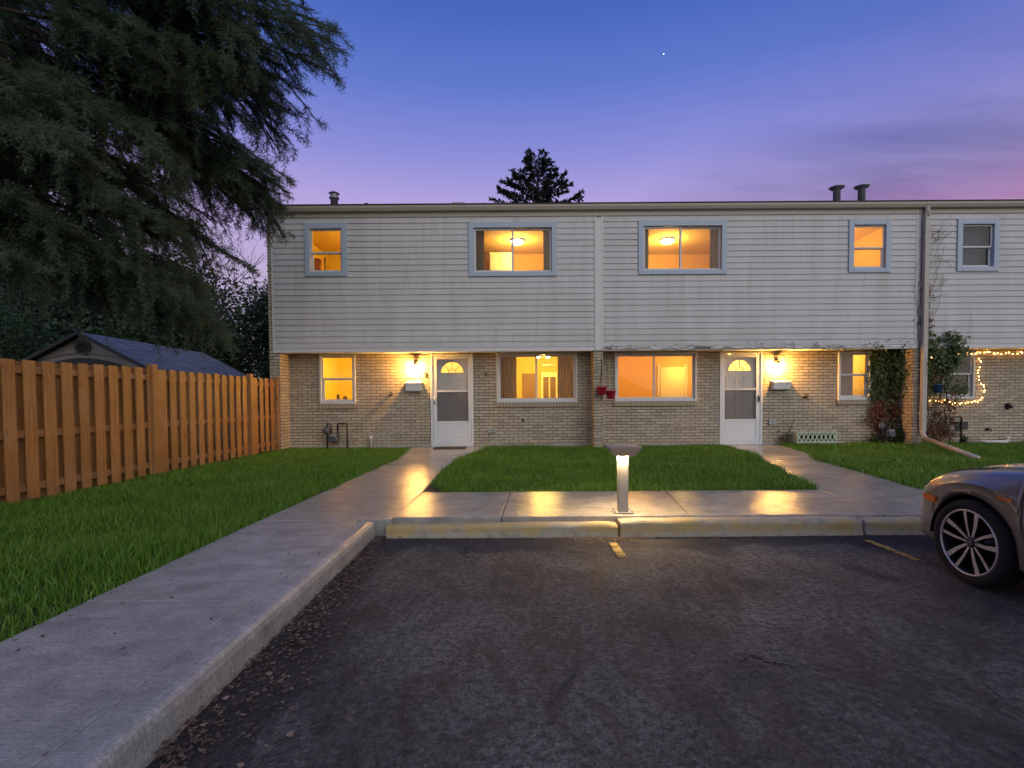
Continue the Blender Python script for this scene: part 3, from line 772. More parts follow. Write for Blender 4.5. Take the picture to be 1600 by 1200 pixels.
def flue(h, x, y, zt, r, tilt=0.0, flat=False):
    mb = MB(); zb = 5.9
    if flat:
        mb.lathe([(r, zb), (r, zt - .10), (r * 1.5, zt - .07), (r * 2.1, zt - .03), (r * 2.15, zt - .012), (r * .5, zt)], (x, y, 0), 16)
    else:
        mb.lathe([(r, zb), (r, zt - .22), (r * 1.35, zt - .215), (r * 1.35, zt - .17), (r * 1.02, zt - .165), (r * 1.02, zt - .055), (r * 1.5, zt - .07), (r * .3, zt)], (x, y, 0), 16)
    o = mb.build('flue', M['galv'], h, True)
    return o

T1 = townhouse(-5.53, 1.88, 'left end townhouse beside the wooden fence, grey siding over buff brick', [
    (-4.694, -3.754, 3.891, 5.07, 1, 'hung', 4.425, None), (-1.028, .946, 3.862, 5.062, 1, 'slide', None, -.045),
    (-4.612, -3.766, 1.02, 2.197, 0, 'hung', 1.618, None), (-.445, 1.457, 1.025, 2.197, 0, 'slide', None, .49)], -2.007, 'right', 1)
T2 = townhouse(1.88, 9.10, 'middle townhouse between the red hanging pots and the downspout, grey siding over buff brick', [
    (2.769, 4.749, 3.878, 5.075, 1, 'slide', None, 3.73), (7.476, 8.418, 3.892, 5.07, 1, 'hung', 4.448, None),
    (2.332, 4.265, 1.03, 2.187, 0, 'slide', None, 3.265), (7.595, 8.356, 1.03, 2.18, 0, 'hung', 1.63, None)], 4.812, 'left', 2)
T3 = townhouse(9.10, 16.5, 'right townhouse beyond the downspout, dark upper window, fairy lights on its brick wall', [
    (9.902, 10.835, 3.90, 5.069, 1, 'hung', 4.455, None), (13.5, 15.5, 3.878, 5.075, 1, 'slide', None, 14.5),
    (10.03, 10.80, 1.04, 2.18, 0, 'hung', 1.63, None), (14.1, 16.0, 1.03, 2.187, 0, 'slide', None, 15.05)], 12.4, 'right', 3)
party(T1, -5.43, .2, True); party(T2, 1.88); party(T3, 9.10, .2); party(T3, 16.4, .2, False)
# cover strip of the middle party wall, and end boards
MB().box(1.785, 1.975, YU - .03, YU + .014, 2.19, 5.14).box(1.80, 1.83, YU - .036, YU - .03, 2.2, 5.1).box(1.93, 1.96, YU - .036, YU - .03, 2.2, 5.1).build('cover_strip', M['trim'], T2, False, .004)
MB().box(9.0, 9.2, YU - .01, YU + .014, 2.19, 5.18).build('cover_strip', M['trim'], T3, False, .004)
flue(T1, -5.03, 14.5, 6.95, .10); 
MB().lathe([(.05, 5.9), (.05, 6.55), (.06, 6.56), (.06, 6.60)], (-4.13, 14.5, 0), 12).build('roof_vent', M['black'], T1, True)
MB().box(-1.72, -1.35, 14.3, 14.7, 5.95, 6.555).build('roof_vent', M['galv'], T1, False, .02)
flue(T2, 9.36 - .35, 14.5, 6.97, .095, 0, True); flue(T3, 9.77, 14.6, 7.03, .095, 0, True)
MB().box(6.35, 6.68, 14.3, 14.7, 5.95, 6.52).build('roof_vent', M['galv'], T2, False, .02)

# rooms behind the windows and their lamps
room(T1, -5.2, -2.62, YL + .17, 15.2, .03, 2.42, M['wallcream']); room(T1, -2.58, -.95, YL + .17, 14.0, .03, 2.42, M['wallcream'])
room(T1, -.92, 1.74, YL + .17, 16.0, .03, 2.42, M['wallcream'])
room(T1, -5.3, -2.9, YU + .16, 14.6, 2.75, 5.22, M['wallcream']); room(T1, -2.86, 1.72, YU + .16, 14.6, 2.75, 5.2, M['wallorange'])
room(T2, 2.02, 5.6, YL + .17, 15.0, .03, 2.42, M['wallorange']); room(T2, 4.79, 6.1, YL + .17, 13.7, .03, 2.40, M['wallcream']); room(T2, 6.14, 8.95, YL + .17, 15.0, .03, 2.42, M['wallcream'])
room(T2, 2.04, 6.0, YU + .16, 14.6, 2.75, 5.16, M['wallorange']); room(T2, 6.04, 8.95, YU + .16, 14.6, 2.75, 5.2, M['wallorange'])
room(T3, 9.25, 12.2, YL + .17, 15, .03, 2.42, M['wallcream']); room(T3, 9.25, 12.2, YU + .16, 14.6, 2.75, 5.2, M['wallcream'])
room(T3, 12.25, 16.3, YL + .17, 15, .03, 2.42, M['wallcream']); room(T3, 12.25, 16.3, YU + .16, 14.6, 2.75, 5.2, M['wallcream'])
WARM, YEL = (1, .53, .10), (1, .60, .085)
point((-3.6, 13.4, 2.15), 150, YEL); point((-1.7, 13.2, 2.1), 52, YEL); point((.75, 13.9, 2.02), 200, YEL)
point((-3.35, 12.9, 4.7), 56, WARM); point((.07, 13.3, 4.93), 66, WARM)
point((3.2, 13.5, 2.2), 52, (1, .47, .05)); point((4.75, 14.4, 1.9), 20, YEL); point((5.4, 13.0, 2.1), 52, YEL); point((8.2, 13.6, 2.1), 44, WARM)  # the second light is added to brighten the cream door slab
point((3.9, 13.2, 4.86), 66, WARM); point((7.6, 13.2, 4.8), 72, (1, .55, .15))
def ceiling_light(x, y, z, label, two=False):
    t = thing('ceiling_light', label, 'ceiling light', (x, y, z), 'lit ceiling lights behind the windows')
    if two:
        MB().lathe([(.06, 0), (.06, -.03), (.03, -.05)], (x, y, z), 14).tube([(x - .13, y, z - .05), (x + .13, y, z - .05)], .01, 6).build('fitting', M['brass'], t, True)
        for s in (-1, 1): MB().lathe([(.02, 0), (.055, -.03), (.07, -.08), (.055, -.13), (.02, -.15)], (x + s * .13, y, z - .05), 14).build('globe', M['bulb'], t, True)
    else:
        MB().lathe([(.19, 0), (.19, -.025), (.17, -.03)], (x, y, z), 24).build('fitting', M['brass'], t, True)
        MB().lathe([(.165, -.03), (.15, -.07), (.10, -.105), (.03, -.12)], (x, y, z), 24).build('globe', M['bulb'], t, True)
ceiling_light(.07, 13.3, 5.198, 'lit dome ceiling light behind the sliding window above the left door side')
ceiling_light(3.9, 13.2, 5.158, 'lit dome ceiling light in the left pane of the middle house upper sliding window')
ceiling_light(.75, 13.9, 2.41, 'lit two globe ceiling light in the ground floor window left of the red pots', True)
def curtain(x0, x1, y, z0, z1, label, folds, mat='curtain'):
    n = folds * 8; V = []; F = []
    for i in range(n + 1):
        x = x0 + (x1 - x0) * i / n; yy = y + .035 * math.sin(i / 8 * 2 * math.pi) + .01 * math.sin(i * .7)
        for z in (z0, z1): V.append((x, yy, z))
    F = [(2 * i, 2 * i + 2, 2 * i + 3, 2 * i + 1) for i in range(n)]
    o = MB().add(V, F).build('curtain', M[mat], None, True); o.modifiers.new('thick', 'SOLIDIFY').thickness = .008
    tag(o, label, 'curtain', 'curtains inside the lit windows')
M['curtain'] = (lambda k: k.out(k.n('ShaderNodeMixShader', i0=.55, i1=k.bsdf((.40, .31, .18), .9), i2=k.n('ShaderNodeBsdfTranslucent', Color=(.42, .33, .18, 1)))))(NT('curtain_fabric'))
curtain(-.90, -.70, YU + .26, 3.6, 5.05, 'curtain at the left side of the lit upper window above the left door side', 4)
curtain(.66, .86, YU + .26, 3.6, 5.05, 'curtain at the right side of the lit upper window above the left door side', 4)
curtain(2.90, 3.06, YU + .26, 3.6, 5.05, 'curtain at the left side of the middle house upper sliding window', 4)
curtain(4.48, 4.66, YU + .26, 3.6, 5.05, 'pale curtain at the right side of the middle house upper sliding window', 4)
curtain(-.38, .02, YL + .3, .3, 2.2, 'brown curtain at the left of the ground floor window beside the left door', 6)
curtain(1.02, 1.40, YL + .3, .3, 2.2, 'brown curtain at the right of the ground floor window near the red pots', 6)
M['blindcloth'] = (lambda k: k.out(k.n('ShaderNodeMixShader', i0=.45, i1=k.bsdf((.30, .25, .19), .9), i2=k.n('ShaderNodeBsdfTranslucent', Color=(.36, .26, .16, 1)))))(NT('blind_cloth'))
o = MB().box(7.60, 8.09, YL + .2, YL + .206, 1.0, 2.17).build('window_blind', M['blindcloth']); tag(o, 'brown blind covering most of the dim ground floor window beside the vines', 'blind')
o = MB().box(9.95, 10.8, YU + .2, YU + .21, 3.9, 4.98).build('window_blind', M['blind']); tag(o, 'dark blue blind standing in for reflecting glass inside the unlit upper window at the right', 'blind')
o = MB().box(.22, .62, 15.93, 15.98, .05, 1.9).build('inner_door', M['inwood'], None, False, .01); tag(o, 'brown inner door at the back of the lit room left of the red pots', 'door')
t = thing('china_cabinet', 'pale cabinet with two dark glass doors seen through the window left of the red pots', 'cabinet', (1.02, 15.7, .03))
MB().box(.78, 1.27, 15.6, 15.95, .03, 1.92).build('case', M['indoor'], t, False, .01)
for a in (.84, 1.05): MB().box(a, a + .17, 15.585, 15.598, 1.0, 1.78).build('glass_door', M['darkwood'], t)
o = MB().box(.82, 1.2, 15.96, 15.985, 2.12, 2.22).build('wall_vent', M['galv'], None, False, .01); tag(o, 'grey wall vent above the cabinet in the lit room left of the red pots', 'vent')
o = MB().box(4.22, 4.93, 14.93, 14.98, .05, 2.02).box(4.14, 4.21, 14.95, 14.985, .05, 2.1).box(4.94, 5.02, 14.95, 14.985, .05, 2.1).build('inner_door', M['indoor'], None, False, .01); tag(o, 'cream door slab standing in for a lit doorway in the right pane of the ground floor window right of the red pots', 'door')  # pale slab takes the place of a doorway to a lit hall
o = MB().box(-.68, -.08, 13.9, 14.5, 2.76, 5.06).box(-.665, -.385, 13.885, 13.899, 2.85, 5.02).box(-.375, -.095, 13.885, 13.899, 2.85, 5.02).build('wardrobe', M['indoor'], None, False, .008); tag(o, 'pale wardrobe inside the lit upper window above the left door side', 'wardrobe')
for i, (x, h_, r_) in enumerate(((-4.30, .14, .04), (-4.13, .10, .055))):
    o = MB().lathe([(r_ * .8, 0), (r_, .03), (r_, h_ * .7), (r_ * .5, h_ * .85), (r_ * .5, h_)], (x, 12.42, 1.12), 14).build('sill_jar', M['inwood'], None, True); tag(o, ('taller slim jar' if i == 0 else 'shorter wide jar') + ' on the counter inside the lit left kitchen window', 'jar')
o = MB().box(-4.7, -3.6, 12.29, 12.7, 1.04, 1.115).box(-4.68, -3.62, 12.32, 12.68, .1, 1.035).build('kitchen_counter', M['inwood'], None, False, .006); tag(o, 'kitchen counter just inside the lit left kitchen window', 'counter')
t = thing('floor_lamp', 'unlit floor lamp with reddish patterned shade in the small upper left window', 'lamp', (-4.55, 12.1, 2.75))
MB().lathe([(.13, 2.75), (.13, 2.78), (.012, 2.8), (.012, 4.18)], (-4.62, 12.1, 0), 12).build('pole', M['darkwood'], t, True)
MB().lathe([(.06, 4.1), (.08, 4.2), (.105, 4.38), (.07, 4.42)], (-4.62, 12.1, 0), 14).build('shade', plain('patterned_shade', (.30, .10, .05), .8, var=.5, scale=26), t, True)
o = MB().lathe([(.05, 2.75), (.014, 2.78), (.018, 4.2), (.024, 4.42), (.01, 4.46)], (-4.44, 12.1, 0), 10).build('bed_post', M['darkwood'], None, True); tag(o, 'slim dark post standing in the small lit upper left window', 'post')

# ------------------------------------------------------------------ things on and by the brick walls
def porch_lamp(x, z, label, side):
    t = thing('wall_lamp', label, 'wall lamp', (x, YL, z), 'lit porch lamps')
    MB().box(x - .05, x + .05, YL - .018, YL - .001, z + .02, z + .17).tube([(x, YL - .015, z + .12), (x, YL - .07, z + .15), (x, YL - .115, z + .11), (x, YL - .115, z + .08)], .011, 8).build('bracket', M['black'], t, False, .004)
    MB().lathe([(.012, z + .12), (.03, z + .095), (.052, z + .062), (.05, z + .056), (.03, z + .06)], (x, YL - .115, 0), 16).build('cap', M['black'], t, True)
    MB().lathe([(.052, z + .052), (.058, z + .0), (.048, z - .075), (.02, z - .09)], (x, YL - .115, 0), 16).build('glass_shade', M['clearglass'], t, True)
    MB().lathe([(.012, z + .05), (.022, z + .03), (.033, z - .005), (.028, z - .035), (.008, z - .05)], (x, YL - .115, 0), 14).build('bulb', M['porchglow'], t, True)
    MB().box(x + side * .055 - .005, x + side * .055 + .005, YL - .12, YL - .11, z - .09, z + .055).build('cage_rod', M['black'], t)
M['clearglass'] = glass('lamp_glass', (1, .97, .9), .02)
porch_lamp(-2.35, 1.865, 'lit porch lamp on the brick left of the left door', 1)
porch_lamp(6.14, 1.845, 'lit porch lamp on the brick right of the middle house door', -1)
def mailbox(x0, x1, z0, z1, label):
    t = thing('mailbox', label, 'mailbox', ((x0 + x1) / 2, YL, z0), 'white wall mailboxes')
    MB().prism([(YL - .001, z0), (YL - .125, z0), (YL - .135, z0 + .03), (YL - .135, z1 - .05), (YL - .001, z1 - .045)], x0, x1, 'x').build('box', M['trim'], t, False, .006)
    MB().prism([(YL - .001, z1 - .04), (YL - .145, z1 - .048), (YL - .147, z1 - .085), (YL - .152, z1 - .085), (YL - .150, z1 - .04), (YL - .001, z1)], x0 - .006, x1 + .006, 'x').build('lid', M['trim'], t, False, .004)
mailbox(-2.57, -2.20, 1.31, 1.55, 'white mailbox under the porch lamp beside the left door')
mailbox(6.02, 6.43, 1.29, 1.51, 'white mailbox under the porch lamp beside the middle house door')
fc = bpy.data.curves.new('house_number', 'FONT'); fc.body = '3'; fc.size = .16; fc.extrude = .008; fc.align_x = 'CENTER'
ft = bpy.data.objects.new('house_number_curve', fc); COL.objects.link(ft); bpy.context.view_layer.update()
fm = bpy.data.meshes.new_from_object(ft.evaluated_get(bpy.context.evaluated_depsgraph_get())); fm.name = 'house_number'; bpy.data.objects.remove(ft); bpy.data.curves.remove(fc)
fm.materials.clear(); fo = link('house_number', fm, M['brass']); fo.location = (-2.125, YL - .012, 1.645); fo.rotation_euler = (R(90), 0, 0)
tag(fo, 'small dark house number 3 on the brick beside the left porch lamp', 'house number')
# doormat
o = MB().box(-1.86, -1.14, 11.40, 11.86, .001, .016).build('doormat', M['rubber'], None, False, .004); o.rotation_euler = (0, 0, 0); tag(o, 'dark rubber doormat on the path in front of the left door', 'doormat')
# gas meters
def gas_meter(x, z, label, s=1.0, flip=1):
    t = thing('gas_meter', label, 'gas meter', (x, YL - .2, 0), 'gas meters by the wall')
    y = YL - .16
    MB().box(x - .10 * s, x + .10 * s, y - .085, y + .085, z, z + .20 * s).lathe([(.085 * s, -.085), (.085 * s, -.115), (.06 * s, -.12)], (x, y, z + .08 * s), 18, 'y').build('body', M['meter'], t, False, .018, 3)
    MB().box(x - .06 * s, x + .06 * s, y - .10, y - .086, z + .13 * s, z + .185 * s).build('dial', M['greyplastic'], t, False, .004)
    a = x - .08 * s; zt = z + .44 * s
    MB().tube([(a - .09, y, -.05), (a - .09, y, zt - .05), (a - .08, y, zt - .01), (a - .04, y, zt), (a - .01, y, zt - .02), (a, y, zt - .06), (a, y, z + .19 * s)], .021, 8).lathe([(.034, 0), (.034, .05)], (a - .09, y, zt - .13), 10).build('inlet_pipe', M['pipe'], t, True)
    b = x + .08 * s
    MB().tube([(b, y, z + .19 * s), (b, y, zt - .03), (b + .02, y, zt), (b + .2 * s, y, zt), (b + .22 * s, y, zt - .02), (b + .22 * s, y, -.05)], .021, 8).build('outlet_pipe', M['pipe'], t, True)
    MB().lathe([(.03, -.05), (.075, -.045), (.08, -.01), (.075, .02), (.03, .03)], (a - .11, y - .0, z + .27 * s), 16, 'y').build('regulator', M['meter'], t, True)
gas_meter(-4.24, .13, 'dark gas meter with bent pipes below the left kitchen window')
gas_meter(8.72, .16, 'gas meter half hidden under the reddish vine left of the downspout', .95)
gas_meter(10.09, .16, 'gas meter with a white tag at the foot of the vine right of the downspout', 1.05)
o = MB().box(10.06, 10.14, YL - .272, YL - .263, .36, .43).build('meter_tag', M['trim']); o.parent = [q for q in COL.objects if q.name.startswith('gas_meter') and abs(q.location.x - 10.09) < .01][0]; o.location = -o.parent.location
# white standpipe, sockets, hose bibs
o = MB().lathe([(.036, -.05), (.036, .20), (.043, .205), (.043, .265), (.03, .27)], (-3.405, YL - .1, 0), 14).tube([(-3.405, YL - .1, .245), (-3.36, YL - .13, .265)], .022, 8).build('vent_pipe', M['pvc'], None, True); tag(o, 'short white pipe standing in the grass by the left brick wall', 'pipe')
def socket(x, z, label, cable=True):
    t = thing('outdoor_socket', label, 'socket', (x, YL, z))
    MB().box(x - .085, x - .003, YL - .06, YL - .001, z - .05, z + .06).box(x + .003, x + .085, YL - .055, YL - .001, z - .04, z + .06).build('box', M['greyplastic'], t, False, .008)
    if cable: MB().tube([(x - .03, YL - .03, z - .05), (x - .035, YL - .04, z - .2), (x - .06, YL - .06, z - .33), (x - .12, YL - .1, z - .40)], .008, 6).build('cable', M['greyplastic'], t, True)
socket(-.56, .365, 'grey outdoor socket with a hanging cable right of the left door')
socket(6.05, .52, 'grey outdoor socket low on the brick right of the middle house door', False)
def bib(x, z, label, s=1.0):
    t = thing('hose_tap', label, 'tap', (x, YL, z), 'small dark wall taps')
    MB().lathe([(.038 * s, 0), (.038 * s, -.01), (.016 * s, -.012), (.016 * s, -.08), (.02 * s, -.09)], (x, YL - .001, z), 12, 'y').tube([(x, YL - .07, z), (x + .005, YL - .10, z - .01), (x + .005, YL - .11, z - .05)], .013 * s, 8).build('spout', M['black'], t, True)
    MB().lathe([(.034 * s, 0), (.034 * s, .012)], (x, YL - .06, z + .03 * s), 10).build('handle', M['black'], t)
bib(-2.93, 1.26, 'small dark wall tap on the brick left of the left mailbox'); bib(6.83, 1.13, 'dark wall tap with dry twigs on the brick right of the middle house mailbox', 1.3)
bib(11.15, .32, 'small dark wall tap low on the right house brick wall'); bib(11.62, .86, 'round dark wall fitting at the right edge of the right house wall', 1.9)
for x, z, l in ((-.70, 1.69, 'small dark bracket on the brick between the left door and the wide window'), (.16, .61, 'small dark hook on the brick below the wide window left of the red pots')):
    o = MB().box(x - .016, x + .016, YL - .014, YL - .001, z - .045, z + .045).tube([(x, YL - .01, z + .03), (x + .03, YL - .05, z + .02), (x + .03, YL - .05, z - .03), (x, YL - .012, z - .04)], .006, 6).build('wall_hook', M['pipe']); tag(o, l, 'hook')
# drain stub at far right
o = MB().tube([(10.9, YL - .12, .03), (11.5, YL - .12, .03), (11.53, YL - .12, .05), (11.53, YL - .12, .14)], .035, 10).lathe([(.05, .1), (.05, .15)], (11.53, YL - .12, 0), 12).build('drain_pipe', M['pvc'], None, True); tag(o, 'white drain pipe lying in the grass along the right brick wall', 'pipe')
o = MB().box(10.31, 10.56, YL - .14, YL - .002, .33, .51).box(10.30, 10.57, YL - .15, YL - .142, .325, .515).build('meter_box', M['black'], None, False, .006); tag(o, 'small black wall box right of the right gas meter', 'box')
# lattice planter on the ground
def planter():
    t = thing('planter_box', 'low pale green lattice planter box standing by the brick wall right of the middle door', 'planter', (6.92, YL - .3, 0))
    x0, x1, y0, y1, z0, z1 = 6.46, 7.37, YL - .36, YL - .08, .05, .31
    MB().box(x0 + .02, x1 - .02, y0 + .02, y1, z0, z1 - .06).build('trough', M['soil'], t)
    mb = ring(MB(), x0, x1, z0, z1, .02, y0 - .012, y0 + .012, .022, .045); n = 9; w = (x1 - x0) / n
    for i in range(n):
        a = x0 + i * w
        for (p, q) in (((a, z0 + .03), (a + w, z1 - .01)), ((a, z1 - .01), (a + w, z0 + .03))):
            mb.tube([(p[0], y0, p[1]), (q[0], y0, q[1])], .016, 4)
    mb.box(x0, x0 + .02, y0 + .013, y1, z0, z1).box(x1 - .02, x1, y0 + .013, y1, z0, z1)
    mb.build('lattice', plain('pale_green_paint', (.44, .52, .40), .5), t)
planter()
# hanging pots on the middle party wall
def pot(x, y, z, label, mat, hook):
    t = thing('hanging_pot', label, 'hanging pot', (x, y, z), 'hanging flower pots' if mat == 'redpot' else None)
    MB().lathe([(.06, -.115), (.09, -.08), (.112, .05), (.122, .055), (.122, .075), (.112, .078), (.10, .05), (.02, .04)], (x, y, z), 20).build('pot', M[mat], t, True)
    mb = MB()
    for a in (0, 2.1, 4.2): mb.tube([(x + .115 * math.cos(a), y + .115 * math.sin(a), z + .07), (hook[0], hook[1], hook[2])], .003, 4)
    mb.build('hanger', M['black'], t)
pot(1.925, 11.46, 1.30, 'red hanging flower pot on the brick party wall, upper one of two', 'redpot', (1.92, 11.48, 1.78))
pot(2.135, 11.50, 1.21, 'red hanging flower pot beside the wide right window, lower one of two', 'redpot', (2.06, 11.52, 1.80))
pot(9.50, 11.55, 1.30, 'dark blue hanging flower pot in the vine right of the downspout', 'bluepot', (9.5, 11.56, 1.95))
o = MB().tube([(1.92, 11.6, 1.98), (1.92, 11.5, 2.0), (1.915, 11.47, 1.9), (1.93, 11.47, 1.78), (1.915, 11.5, 1.6), (1.93, 11.57, 1.42)], .009, 6).tube([(2.06, 11.6, 1.86), (2.06, 11.53, 1.86), (2.06, 11.52, 1.80)], .006, 6).build('plant_hook', M['black'], None, True); tag(o, 'black wrought hooks on the brick party wall above the red pots', 'hook')
# downspout at the right party wall
def downspout():
    t = thing('downspout', 'long pale downspout from the gutter to the lawn at the right party wall', 'downspout', (9.16, 11.5, 0))
    y = YU - .085
    MB().tube([(9.165, YU - .10, 5.31), (9.165, YU - .09, 5.22), (9.165, y, 5.1)], .05, 10).build('outlet', M['downspout'], t, True)
    def rect_tube(pts, w, d):
        mb = MB(); vs = []
        for i, p in enumerate(pts):
            p = Vector(p); dr = (Vector(pts[min(i + 1, len(pts) - 1)]) - Vector(pts[max(i - 1, 0)])).normalized(); 
            a = dr.cross(Vector((0, 1, 0)) if abs(dr.y) < .8 else Vector((0, 0, 1))).normalized(); b = dr.cross(a)
            for u, v in ((-w, -d), (-w * .3, -d), (-w * .2, -d * .75), (w * .2, -d * .75), (w * .3, -d), (w, -d), (w, d), (-w, d)): vs.append(p + a * u + b * v)
        n = 8; fs = [(i * n + j, i * n + (j + 1) % n, (i + 1) * n + (j + 1) % n, (i + 1) * n + j) for i in range(len(pts) - 1) for j in range(n)] + [tuple(range(n)), tuple(range((len(pts) - 1) * n, len(pts) * n))]
        return mb.add(vs, fs)
    rect_tube([(9.165, y, 5.18), (9.165, y, .34)], .05, .04).build('pipe', M['downspout'], t)
    MB().tube([(9.165, y, .34), (9.16, y - .01, .26), (9.13, y - .09, .20), (9.05, y - .24, .17)], .052, 12).build('elbow', M['downspout'], t, True)
    MB().tube([(9.05, y - .24, .17), (8.05, 8.9, .02)], .045, 12).build('extension', M['downspout'], t, True)
    mb = MB()
    for z in (4.6, 3.2, 1.7, .7): mb.box(9.10, 9.23, y - .046, YU, z, z + .03)
    mb.build('strap', M['downspout'], t)
downspout()
# bollard light
def bollard():
    t = thing('bollard_light', 'lit grey metal bollard light standing on the front walk between the two yellow kerbs', 'bollard light', (1.03, 4.93, 0))
    x, y = 1.03, 4.93; w = .047
    MB().box(x - .095, x + .095, y - .075, y + .075, .001, .013).build('base_plate', M['bollard'], t, False, .003)
    for a in (-1, 1):
        for b in (-1, 1): MB().lathe([(.011, .013), (.011, .022), (.006, .024), (.006, .034)], (x + a * .078, y + b * .058, 0), 6).build('bolt', M['galv'], t)
    MB().box(x - w, x + w, y - w, y + w, .014, .575).build('post', M['bollard'], t, False, .006, 3)
    q = lambda r, z: [(x - r, y - r * .9, z), (x + r, y - r * .9, z), (x + r, y + r * .9, z), (x - r, y + r * .9, z)]
    mb = MB(); mb.add(q(.155, .645) + q(.155, .632) + q(.092, .553) + q(.085, .556) + q(.085, .60), [(0, 1, 2, 3)] + [(k * 4 + i, k * 4 + (i + 1) % 4, k * 4 + 4 + (i + 1) % 4, k * 4 + 4 + i) for k in range(4) for i in range(4)])
    mb.add(q(.155, .6451) + q(.10, .652), [(0, 1, 5, 4), (1, 2, 6, 5), (2, 3, 7, 6), (3, 0, 4, 7), (4, 5, 6, 7)])
    mb.build('head', M['bollardhead'], t)
    ring2 = MB(); r0, r1 = .049, .083
    for a in ((-r1, -r0, -r1, r1), (r0, r1, -r1, r1), (-r0, r0, -r1, -r0), (-r0, r0, r0, r1)):
        ring2.add([(x + a[0], y + a[2] * .95, .554), (x + a[1], y + a[2] * .95, .554), (x + a[1], y + a[3] * .95, .554), (x + a[0], y + a[3] * .95, .554)], [(3, 2, 1, 0)])
    ring2.build('light_panel', M['ledglow'], t, fixn=False)
bollard()
# fairy lights on the right house
def fairy():
    t = thing('string_lights', 'warm fairy lights along the eave and round the right ground floor window', 'string lights', (10.9, YL - .05, 2.1))
    y = YL - .05
    run = [(10.25, 2.13), (10.6, 2.10), (10.95, 2.14), (11.4, 2.10), (11.9, 2.13), (12.3, 2.11)]
    dn = [(10.85, 2.12), (10.90, 1.9), (10.87, 1.6), (10.90, 1.42), (11.02, 1.27), (11.0, 1.1), (10.9, .99), (10.6, .95), (10.3, .93), (10.1, .98), (9.95, 1.0), (9.75, .97), (9.68, 1.05)]
    dn2 = [(9.75, 2.02), (10.0, 1.75), (9.85, 1.55), (9.95, 1.35)]
    mb = MB(); bulbs = []
    r = random.Random(5)
    for path, sp in ((run, .075), (dn, .062), (dn2, .16)):
        pts = [Vector((a, y + r.uniform(-.02, .02), b)) for a, b in path]
        mb.tube(pts, .003, 4)
        for a, b in zip(pts, pts[1:]):
            L = (b - a).length; n = max(1, int(L / sp))
            for i in range(n):
                p = a.lerp(b, (i + r.random() * .6) / n); bulbs.append(p + Vector((r.uniform(-.015, .015), -.012, r.uniform(-.03, .025))))
    mb.build('wire', M['black'], t)
    proto = MB().lathe([(.002, -.010), (.007, -.005), (.009, .002), (.006, .008), (.002, .011)], (0, 0, 0), 8)
    b0 = proto.build('bulb', M['fairy'], t, True)
    for i, p in enumerate(bulbs[:96]):
        b = b0 if i == 0 else b0.copy()
        if i: COL.objects.link(b); b.parent = t
        b.location = p - t.location
fairy()

# ------------------------------------------------------------------ fence and shed
def fence():
    t = thing('wooden_fence', 'stained cedar board fence along the left lawn', 'fence', (-5.38, 8, 0))
    X = -5.35; r = random.Random(2)
    secs = [(1.6, 4.55), (4.62, 7.52), (7.86, 10.28), (10.42, 11.42)]
    for k, (a, b) in enumerate(secs):
        mb = MB(); off = (.14 if k == 1 else .02)
        y = a + (.10 if k == 1 else .05)
        if k == 1: y = 4.62 + .02
        if k == 2: y = 7.93; mb.box(X - .077, X - .058, 7.66, 8.02, .02, 1.57)
        if k == 1: mb.box(X - .077, X - .058, 7.30, 7.51, .02, 1.57)
        while y < b - .05:
            w = .138 + r.uniform(-.004, .004); zt = 1.59 + r.uniform(-.008, .008) - (.012 * max(0, 7 - y)); w = min(w, b - y)
            mb.box(X - .010 + r.uniform(-.002, .002), X + .009 + r.uniform(-.002, .003), y, y + w, .02 + r.uniform(0, .02), zt)
            yb = y + .158
            if yb + .14 < b: mb.box(X - .075, X - .056, yb + r.uniform(-.006, .006), yb + .137, .02, zt - .01)
            y += .2345
        mb.build('board_panel', M['wood'], t, False, .002, 1)
        rl = MB()
        for z in (.13, .715, 1.42): rl.box(X - .054, X - .012, a - .04, b + .04, z, z + .085)
        rl.build('rail', M['wood'], t, False, .003, 1)
    for y, w, z in ((4.54, .09, 1.62), (7.52, .11, 1.655), (10.29, .10, 1.655), (11.43, .09, 1.64)):
        MB().box(X - .06, X + .035, y, y + w, -.1, z).build('post', M['wood'], t, False, .004, 1)
    MB().box(X - .012, X + .012, 7.65, 7.84, .02, 1.585).build('gate_stile', M['wood'], t, False, .003, 1)
    MB().box(X - .01, X + .014, 10.40, 10.52, .02, 1.59).build('gate_stile', M['wood'], t, False, .003, 1)
fence()
